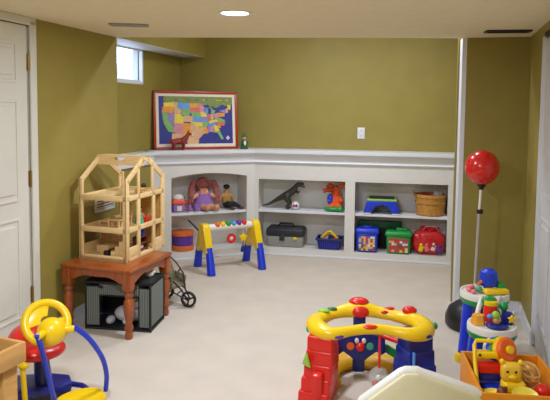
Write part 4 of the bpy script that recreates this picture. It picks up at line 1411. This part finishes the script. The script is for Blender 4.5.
# toys fixed to the rear tray
bx, by, bz = tB
b = MB(); b.lathe([(.055, 0), (.058, .02), (.058, .055), (.05, .085), (.03, .10), (0, .102)], T(bx + .03, by + .02, bz + .035), 22); b.build('blue_dome', mat('bright_blue_dome', (26, 60, 190), .3, .02), o)
b = MB(); b.lathe([(.03, 0), (.03, .04), (0, .04)], T(bx + .03, by + .02, bz), 16); b.build('dome_post', M_green, o)
b = MB(); b.box((bx + .05, by - .055, bz + .018), (.15, .06, .03), rot=(0, 0, .12), bev=.01, seg=3); b.build('piano_keys', M_yel, o)
b = MB(); b.sph((bx + .095, by - .01, bz + .035), (.03, .03, .03), 14); b.build('green_knob', M_green, o)
b = MB()
for k, a in enumerate((2.2, 2.7, 3.2, 3.7)):
    b.sph((bx + .095 * math.cos(a), by + .08 * math.sin(a), bz + .01), (.018, .018, .013), 10)
b.build('pink_button', M_pink, o)
b = MB(); b.tube([(bx - .05, by, bz), (bx - .04, by, bz + .04), (bx - .01, by + .0, bz + .07)], .011, 8); b.build('orange_stem', M_orange, o)
b = MB(); b.sph((bx - .045, by - .03, bz + .025), (.022, .022, .02), 12); b.build('teal_knob', M_teal, o)
# toys fixed to the front tray
bx, by, bz = tF
b = MB(); b.lathe([(.04, 0), (.038, .02), (.033, .05), (.0, .052)], T(bx - .075, by + .005, bz), 6); b.build('orange_block', mat('amber_plastic', (240, 168, 58), .35, .03), o)
b = MB(); b.lathe([(.04, 0), (.04, .05), (.034, .085), (0, .088)], T(bx + .012, by + .06, bz), 20); b.build('red_drum', M_red, o)
b = MB(); b.lathe([(.036, 0), (.036, .02), (0, .021)], T(bx + .012, by + .06, bz + .088), 20); b.build('drum_cap', M_yel, o)
b = MB(); b.sph((bx + .012, by + .085, bz + .10), (.045, .03, .03), 14); b.build('green_cap', M_green, o)
b = MB(); b.lathe([(.056, 0), (.058, .008), (.05, .014), (0, .015)], T(bx + .01, by - .045, bz + .003), 24); b.build('blue_dish', M_dblue, o)
b = MB(); b.sph((bx + .008, by - .04, bz + .032), (.022, .02, .02), 12); b.build('tan_figure', M_oak, o)
b = MB(); b.sph((bx + .006, by - .035, bz + .062), (.022, .022, .022), 12); b.build('green_figure', M_lime, o)
b = MB(); b.sph((bx - .025, by - .03, bz + .052), (.016, .014, .014), 10); b.build('blue_bead', M_lblue, o)
b = MB(); b.lathe([(.03, 0), (.034, .03), (.028, .06), (0, .062)], T(bx + .085, by + .01, bz), 8); b.build('blue_block', M_dblue, o)
b = MB(); b.prism([(v[0] * .5, v[1] * .5) for v in star], .014, T(bx + .092, by - .03, bz + .04) @ RX(PI / 2), bev=.003); b.build('yellow_star', M_yel, o)
b = MB(); b.sph((bx + .08, by + .05, bz + .082), (.024, .024, .026), 12); b.cyl((bx + .08, by + .05, bz), (bx + .08, by + .05, bz + .07), .012, n=10); b.build('green_post', M_green, o)
b = MB(); b.tube([(bx + .115, by + .02, bz - .02), (bx + .135, by + .05, bz + .05), (bx + .145, by + .08, bz - .02), (bx + .15, by + .09, bz - .10)], .008, 8); b.build('wire_loop', M_steel, o)

# ------------------------------------------------------------------ orange toy box with toys
ABX = math.radians(-7)
BXW, BXD, BXH = .375, .455, .33
bxc = (1.098, 2.676)
o = thing('toy_box', 'open orange tan toy box filled with yellow toys at lower right', 'toy box', (bxc[0], bxc[1], 0), ABX)
tk = .014
for (cx, cy, sx, sy) in ((0, BXD / 2 - tk / 2, BXW, tk), (0, -BXD / 2 + tk / 2, BXW, tk), (-BXW / 2 + tk / 2, 0, tk, BXD - 2 * tk), (BXW / 2 - tk / 2, 0, tk, BXD - 2 * tk)):
    b = MB(); b.box((cx, cy, BXH / 2), (sx, sy, BXH), bev=.002); b.build('side', M_orangebox, o)
b = MB(); b.box((0, 0, .01), (BXW - 2 * tk, BXD - 2 * tk, .014)); b.build('bottom', M_orangebox, o)


def bxp(x, y, z):
    v = Matrix.Rotation(ABX, 4, 'Z') @ Vector((x, y, 0))
    return (bxc[0] + v.x, bxc[1] + v.y, z)




def bxw(X, Y, z): return (X, Y, z)


GB = 'toys in the orange toy box'
for (sx, sy, m_, lb) in ((-1, -1, M_yel, 'big yellow toy brick under the toy carrier at the front of the orange box'), (1, -1, M_red, 'big red toy brick under the yellow animal face in the orange box'),
                         (-1, 1, M_blue, 'big blue toy brick at the back of the orange box under the carrier'), (1, 1, M_birch, 'big pale wooden toy brick under the woven ball in the orange box')):
    b = MB()
    b.box((0, 0, .118), (.158, .198, .235), bev=.012)
    tag(b.build('toy_brick', m_, None, bxp(sx * .083, sy * .103, .0175), ABX), lb, 'toy brick', 'toy bricks in the orange box')
# yellow carry-case toy with handle
o = thing('toy_carrier', 'yellow handled toy carrier with red and blue block at left of toy box', 'toy', bxp(-.092, .03, .262), ABX + .03)
b = MB(); b.box((0, .02, .03), (.115, .05, .045), bev=.008); b.build('tray', M_dblue, o)
b = MB(); b.box((0, .012, .07), (.10, .05, .045), bev=.008); b.build('block', M_red, o)
b = MB(); b.box((0, .03, .125), (.125, .05, .03), bev=.01); b.build('top_bar', M_yel, o)
b = MB(); b.tube([(-.068, -.07, -.005), (-.068, .0, .10), (-.066, .03, .165), (-.055, .045, .182), (.055, .045, .182), (.066, .03, .165), (.068, 0, .10), (.068, -.07, -.005)], .0095, 10); b.build('handle', M_yel, o)
b = MB(); b.sph((-.045, .006, .128), .007, 8); b.build('knob', M_black, o)
# ring stacker lying on its side
o = thing('ring_stacker', 'rainbow ring stacker lying with orange disc and yellow centre up front', 'stacking toy', bxw(1.066, 2.80, .305), ABX)
ax = T(0, 0, .085) @ RZ(.55) @ RX(math.radians(72))
for k, (rr, m_) in enumerate(((.057, M_orange), (.060, M_yel), (.059, M_green), (.056, M_blue), (.052, M_wplas))):
    b = MB(); b.lathe([(.016, -.012), (rr * .85, -.014), (rr, -.005), (rr, .005), (rr * .85, .014), (.016, .012), (.016, -.012)], ax @ T(0, 0, .07 - k * .023), 28); b.build('ring', m_, o)
b = MB(); b.lathe([(0, -.045), (.014, -.045), (.014, .082), (.02, .086), (.019, .10), (0, .105)], ax, 16); b.build('spindle', M_yel, o)
# yellow duck-faced toy
o = thing('toy_animal_block', 'square yellow toy animal face in the middle of the toy box', 'toy', bxw(1.072, 2.625, .256), ABX)
b = MB(); b.box((0, 0, .10), (.088, .06, .085), bev=.022, seg=4); b.build('head', mat('butter_yellow_plastic', (236, 190, 50), .35, .03), o)
b = MB(); b.box((.012, -.0, .035), (.105, .075, .06), bev=.022, seg=4); b.build('body', M_yel, o)
for sx in (-1, 1):
    b = MB(); b.sph((sx * .018 - .004, -.030, .112), .006, 8); b.build('eye', M_black, o)
    b = MB(); b.sph((sx * .04, .0, .145), (.012, .012, .014), 8); b.build('ear', M_yel, o)
b = MB(); b.sph((0, -.034, .09), (.02, .012, .012), 10); b.build('snout', M_yel, o)
# lattice ball
o = thing('lattice_ball', 'pale straw coloured woven ball at the right of the toy box', 'ball', bxw(1.182, 2.70, .262), ABX)
b = MB()
for k in range(14):
    A = RZ(k * .9) @ RX(.45 * k + .3)
    b.tube([tuple((A @ Vector((.05 * math.cos(a * PI / 12), .05 * math.sin(a * PI / 12), 0))) + Vector((0, 0, .053))) for a in range(24)], .0065, 6, closed=True)
b.build('lattice', mat('straw', (220, 176, 90), .6, .15, 60), o)
b = MB(); b.sph((0, 0, .053), .046, 16); b.build('core', M_wicker, o)
b = MB(); b.lathe([(0, 0), (.022, .0), (.045, .010), (.056, .026), (.054, .028), (.04, .015), (.0, .009)], RX(.25), 28)
tag(b.build('toy_bowl', mat('pale_yellow_plastic', (240, 220, 70), .35, .02), None, bxw(1.10, 2.53, .272), ABX), 'yellow bowl at the front of the toy box', 'bowl', GB)
b = MB(); b.lathe([(0, 0), (.02, .0), (.036, .010), (.042, .022), (.040, .023), (.032, .013), (.0, .008)], RX(.2), 28)
tag(b.build('toy_plate', mat('pale_yellow_plastic', (240, 220, 70), .35, .02), None, bxw(.968, 2.545, .272), ABX), 'yellow dish under the handle of the toy carrier', 'dish', GB)
b = MB(); b.sph((0, 0, .03), (.035, .03, .03), 14)
tag(b.build('toy_fruit', M_red, None, bxw(1.195, 2.575, .262), ABX), 'small red toy fruit right of the yellow bowl', 'toy', GB)
b = MB(); b.sph((0, 0, .028), (.024, .026, .028), 12); b.box((.01, -.01, .05), (.02, .014, .02), bev=.004)
tag(b.build('toy_car', M_brown, None, bxw(1.01, 2.56, .262), ABX), 'small dark red toy between the bowl and the animal face', 'toy', GB)

# ------------------------------------------------------------------ white moulded playset seen from behind
o = thing('toy_playset', 'white moulded plastic toy with peaked back panel at bottom centre', 'toy playset', (.54, 2.10, 0))
outl = [(-.228, 0), (-.228, .43), (-.216, .470), (-.075, .578), (-.06, .584), (-.016, .584), (.0, .576), (.076, .552), (.195, .510), (.21, .498), (.215, .46), (.215, 0)]
b = MB(); b.prism(outl, .05, T(0, .03, 0) @ RX(PI / 2), bev=.01); b.build('back_panel', mat('ivory_plastic', (220, 210, 168), .45, .02), o)
# thick rounded edge roll along the top of the panel
b = MB()
b.tube([(x, .012, z) for x, z in [(-.226, .43), (-.213, .472), (-.075, .578), (-.058, .584), (-.018, .584), (.0, .576), (.076, .552), (.195, .510), (.208, .497)]], .017, 10); b.build('edge_roll', M_wplas, o)
b = MB(); b.box((0, .12, .30), (.40, .20, .03), bev=.01); b.build('counter', M_cream, o)
for sx in (-1, 1):
    b = MB(); b.box((sx * .205, .12, .16), (.03, .20, .32), bev=.008); b.build('side', M_cream, o)

# ------------------------------------------------------------------ big toddler gym with yellow ring
o = thing('toddler_gym', 'large toddler play gym with yellow ring on red and blue columns', 'play gym', (.53, 3.22, 0))
gc = Vector((.53, 3.22, 0))


def loc(x, y, z): return (x - gc.x, y - gc.y, z)


ringp = [(.205, 3.24), (.225, 3.10), (.29, 3.03), (.40, 3.055), (.52, 3.075), (.65, 3.06), (.76, 3.03), (.845, 3.10), (.865, 3.24), (.80, 3.36), (.70, 3.415), (.60, 3.46), (.50, 3.475), (.40, 3.46), (.32, 3.41), (.25, 3.34)]
ringr = [.050, .055, .040, .031, .033, .032, .042, .056, .052, .046, .034, .042, .058, .042, .032, .042]
ringp = [(.514 + (x - .527) * .885, 3.035 + (y - 3.03) * .80) for x, y in ringp]
# smooth closed ring
pp, rr_ = [], []
nR_ = len(ringp)
for i in range(nR_):
    p0, p1, p2, p3 = [Vector(ringp[(i + k - 1) % nR_]) for k in range(4)]
    for u in (0, .34, .67):
        q = .5 * ((2 * p1) + (p2 - p0) * u + (2 * p0 - 5 * p1 + 4 * p2 - p3) * u * u + (3 * p1 - p0 - 3 * p2 + p3) * u ** 3)
        zz = .36 + (.022 * math.exp(-((q.x - .52) / .2) ** 2) if q.y < 3.15 else (.02 * math.exp(-((q.x - .50) / .12) ** 2)))
        pp.append(loc(q.x, q.y, zz))
        rr_.append(ringr[i] * (1 - u) + ringr[(i + 1) % nR_] * u)
b = MB(); b.tube(pp, rr_, 14, closed=True, flat=(1, .85)); b.build('ring', M_yel, o)
b = MB(); b.sph(loc(.494, 3.40, .418), (.058, .045, .028), 18); b.build('button', M_red, o)
b = MB(); b.sph(loc(.497, 3.35, .376), (.052, .03, .034), 18); b.build('button', M_red, o)
for q, rad_, m_, nm_ in (((.285, 3.30, .398), (.035, .02, .012), M_lime, 'leaf'), ((.335, 3.345, .394), (.03, .018, .01), M_dgreen, 'leaf'), ((.335, 3.012, .362), (.03, .018, .012), M_purple, 'patch'),
                       ((.505, 3.055, .398), (.045, .022, .012), M_red, 'patch'), ((.665, 3.36, .395), (.03, .016, .010), M_red, 'patch'), ((.765, 3.30, .405), (.042, .03, .025), M_red, 'dome'),
                       ((.872, 3.17, .365), (.018, .02, .02), M_green, 'knob'), ((.192, 3.13, .355), (.016, .02, .018), M_green, 'knob'), ((.80, 3.035, .36), (.025, .02, .012), M_dblue, 'patch'), ((.63, 3.325, .385), (.02, .01, .01), M_red, 'patch')):
    b = MB(); b.sph(loc(*q), rad_, 12); b.build(nm_, m_, o)


def column(b, x, y, rz, secs):
    """stacked flaring blocks: (z0, z1, width, depth)"""
    for (z0, z1, wx, wy, dx) in secs:
        b.box((x + dx, y, (z0 + z1) / 2), (wx, wy, z1 - z0), rot=(0, 0, rz), bev=.010, seg=3, taper=(.97, .96))


x, y, _ = loc(.262, 3.08, 0)
b = MB(); column(b, x, y, -.35, [(.0, .07, .165, .20, -.022), (.05, .14, .158, .18, -.014), (.11, .21, .15, .165, -.006), (.18, .28, .146, .15, 0), (.25, .35, .14, .13, 0)])
b.box((x - .03, y - .09, .10), (.06, .05, .17), rot=(.2, 0, -.35), bev=.016)
b.build('column', M_red, o)
b = MB(); b.prism([(-.03, -.03), (.03, -.03), (0, .04)], .01, T(x - .085, y - .075, .24) @ RZ(-.9) @ RX(PI / 2), bev=.002); b.build('yellow_window', M_lime, o)
x, y, _ = loc(.775, 3.19, 0)
b = MB(); column(b, x, y, .3, [(.0, .08, .20, .20, 0), (.07, .16, .18, .17, 0), (.15, .24, .165, .15, 0), (.23, .34, .15, .13, 0)]); b.build('column', M_blue if False else mat('deep_blue_plastic', (22, 42, 140), .32, .02), o)
b = MB(); b.box((x - .03, y - .105, .15), (.006, .02, .2), rot=(0, 0, .3)); b.build('seam', M_lblue, o)
# back post and face panel
x, y, _ = loc(.495, 3.37, 0)
b = MB(); b.box((x, y, .19), (.07, .04, .34), bev=.012); b.build('back_post', M_dblue, o)
zig = [(-.14, .25), (.14, .25), (.148, .15), (.12, .135), (.095, .155), (.06, .13), (.03, .105), (-.03, .105), (-.06, .13), (-.095, .155), (-.12, .135), (-.148, .15)]
b = MB(); b.prism(zig, .03, T(x + .0, y - .02, 0) @ RX(PI / 2), bev=.006); fp = b.build('face_panel', M_dblue, o)
b = MB(); b.sph((x, y - .06, .188), (.026, .02, .026), 14); b.build('nose', M_red, fp)
for sx, m_ in ((-1, M_orange), (1, M_teal)):
    b = MB(); b.cyl((x + sx * .055, y - .048, .19), (x + sx * .055, y - .06, .19), .022, n=18, bev=.004); b.build('spinner', m_, fp)
    b = MB(); b.sph((x + sx * .02, y - .056, .222), (.013, .01, .016), 10); b.build('eye', M_wplas, fp)
# floor arc
arc = [loc(*q, .03) for q in ((.30, 3.2), (.31, 3.35), (.38, 3.45), (.50, 3.50), (.62, 3.48), (.73, 3.42), (.80, 3.33))]
b = MB(); b.tube(smooth(arc), .06, 12, flat=(1.3, .75)); b.build('floor_arc', mat('amber_yellow', (228, 172, 20), .4, .03), o)
b = MB(); b.tube([loc(.55, 3.40, .25), loc(.72, 3.24, .24), loc(.80, 3.2, .24)], .014, 10); b.build('cross_rod', M_red, o)
b = MB(); b.box(loc(.70, 3.40, .12), (.13, .03, .045), rot=(0, .55, 0), bev=.01); b.build('slide', M_green, o)
b = MB(); b.cyl(loc(.562, 3.08, .37), loc(.562, 3.08, .17), .007, n=8); b.build('hanging_cord', M_red, o)
M_clear = mat('clear_plastic', (225, 225, 220), .08, 0, alpha=.28)
b = MB(); b.sph(loc(.562, 3.08, .115), .056, 22); cb_ = b.build('rattle_ball', M_clear, o)
for q, m_ in (((-.02, 0, -.02), M_red), ((.01, -.02, -.01), M_green), ((.02, .01, -.02), M_green), ((-.0, .015, .0), M_wplas)):
    b = MB(); b.sph(loc(.562 + q[0], 3.08 + q[1], .105 + q[2]), .017, 10); b.build('bead', m_, cb_)

# ------------------------------------------------------------------ ride-on toy at left
o = thing('ride_on_toy', 'ride-on toy with yellow steering wheel, red seat and blue tubes', 'ride-on toy', (-1.06, 2.93, 0))
rc = Vector((-1.06, 2.93, 0))


def ro(x, y, z): return (x - rc.x, y - rc.y, z)


wc = Vector(ro(-1.078, 2.80, .503))
nrm = Vector((.42, -.62, .52)).normalized()
Q = Vector((0, 0, 1)).rotation_difference(nrm).to_matrix().to_4x4()
WM = Matrix.Translation(wc) @ Q
b = MB(); b.X = WM
b.tube([(.098 * math.cos(a * PI / 16), .098 * math.sin(a * PI / 16), -.02) for a in range(32)], .0195, 10, closed=True)
sw = b.build('steering_wheel', M_yel, o)
b = MB(); b.X = WM
for a0, a1 in ((1.9, 3.9), (.35, .75), (5.1, 5.5)):
    arcp = [a0 + (a1 - a0) * k / 10 for k in range(11)]
    b.prism([(.03 * math.cos(a), .03 * math.sin(a)) for a in arcp] + [(.098 * math.cos(a), .098 * math.sin(a)) for a in arcp[::-1]], .014, T(0, 0, -.028), bev=.003)
b.build('spoke', M_yel, sw)
hub = wc + nrm * .012 + Vector((.022, -.015, -.048))
b = MB(); b.sph(tuple(hub), (.066, .066, .066), 24); b.build('hub_ball', M_yel, o)
TL, TR = Vector(ro(-1.072, 2.66, .491)), Vector(ro(-.955, 2.81, .475))
for q in (TL, TR):
    b = MB(); b.cyl(tuple(hub.lerp(q, .55)), tuple(q + Vector((0, 0, -.012))), .017, n=14, bev=.003); b.build('socket', M_wplas if False else M_yel, o)
b = MB(); b.tube(smooth([TL, ro(-1.066, 2.70, .40), ro(-1.062, 2.76, .25), ro(-1.062, 2.82, .12), ro(-1.06, 2.87, .035)]), .0125, 10); b.build('tube', M_blue, o)
b = MB(); b.tube(smooth([TR, ro(-.90, 2.87, .39), ro(-.86, 2.94, .27), ro(-.852, 2.99, .16), ro(-.865, 3.02, .06)]), .0125, 10); b.build('tube', M_blue, o)
# red moulded seat with raised back
b = MB()
b.sph(ro(-1.225, 3.0, .285), (.155, .13, .05), 24, rot=(0, .05, .25))
b.sph(ro(-1.30, 3.06, .31), (.085, .115, .075), 20, rot=(0, -.3, .3))
b.build('seat', M_red, o)
b = MB(); b.cyl(ro(-1.20, 3.02, .26), ro(-1.19, 3.03, .09), .035, .045, n=18); b.build('seat_post', M_dblue, o)
b = MB(); b.prism([(-.24, -.12), (.10, -.08), (.15, -.04), (.13, .06), (.02, .11), (-.24, .12)], .045, T(*ro(-1.20, 3.04, .05)) @ RZ(.25), bev=.012); b.build('base', mat('navy_plastic', (28, 40, 128), .35, .02), o)
b = MB(); b.tube([ro(-1.10, 3.07, .075), ro(-1.0, 3.06, .065), ro(-.90, 2.97, .055)], .014, 10); b.build('base_tube', M_dblue, o)
b = MB(); b.lathe([(0, 0), (.13, 0), (.14, .02), (.135, .05), (.11, .072), (0, .08)], T(*ro(-.965, 2.90, .018)) @ RZ(.7) @ Matrix.Diagonal((1.0, .62, 1, 1)), 30); ft = b.build('front_platform', M_yel, o)
b = MB()
for k in range(4):
    b.box(ro(-.945 + .022 * k, 2.845 + .012 * k, .066), (.012, .03, .004), rot=(.45, 0, .5), bev=.001)
b.build('red_mark', M_red, ft)
b = MB(); b.cyl(ro(-1.20, 2.82, .10), ro(-1.20, 2.80, .27), .013, n=12); b.sph(ro(-1.195, 2.795, .285), (.028, .018, .018), 12); b.build('lever', M_yel, o)
for q in ((-1.38, 3.06), (-1.32, 2.90), (-1.12, 3.13)):
    b = MB(); b.lathe([(0, 0), (.035, 0), (.035, .05), (0, .052)], T(*ro(q[0], q[1], 0)), 16); b.build('foot', M_dblue, o)

# ------------------------------------------------------------------ wooden play table corner at lower left
ATW = math.atan2(.38, -.925)
cp = Vector((-1.027, 2.434))
e1 = Vector((-.93, .37)).normalized()
e2 = Vector((-.37, -.93)).normalized()
ctr = cp + e1 * .25 + e2 * .30
ang1 = math.atan2(-e1.y, -e1.x)      # local +x points back to the visible corner
o = thing('play_table', 'tan wooden tray topped play table cut by the lower left edge', 'table', (ctr.x, ctr.y, 0), ang1)
hx, hy, zt = .25, .30, .55
for (cx, cy, sx, sy) in ((0, hy - .009, 2 * hx, .018), (0, -hy + .009, 2 * hx, .018), (hx - .009, 0, .018, 2 * hy - .036), (-hx + .009, 0, .018, 2 * hy - .036)):
    b = MB(); b.box((cx, cy, zt - .042), (sx, sy, .084), bev=.003); b.build('rim_board', M_oak, o)
b = MB(); b.box((0, 0, zt - .062), (2 * hx - .04, 2 * hy - .04, .014)); b.build('tray_bottom', mat('brown_board', (140, 92, 50), .6, .15, 20), o)
for sx in (-1, 1):
    for sy in (-1, 1):
        b = MB(); b.box((sx * (hx - .062), sy * (hy - .062), .238), (.075, .075, .475), bev=.004); b.build('leg', M_oak, o)
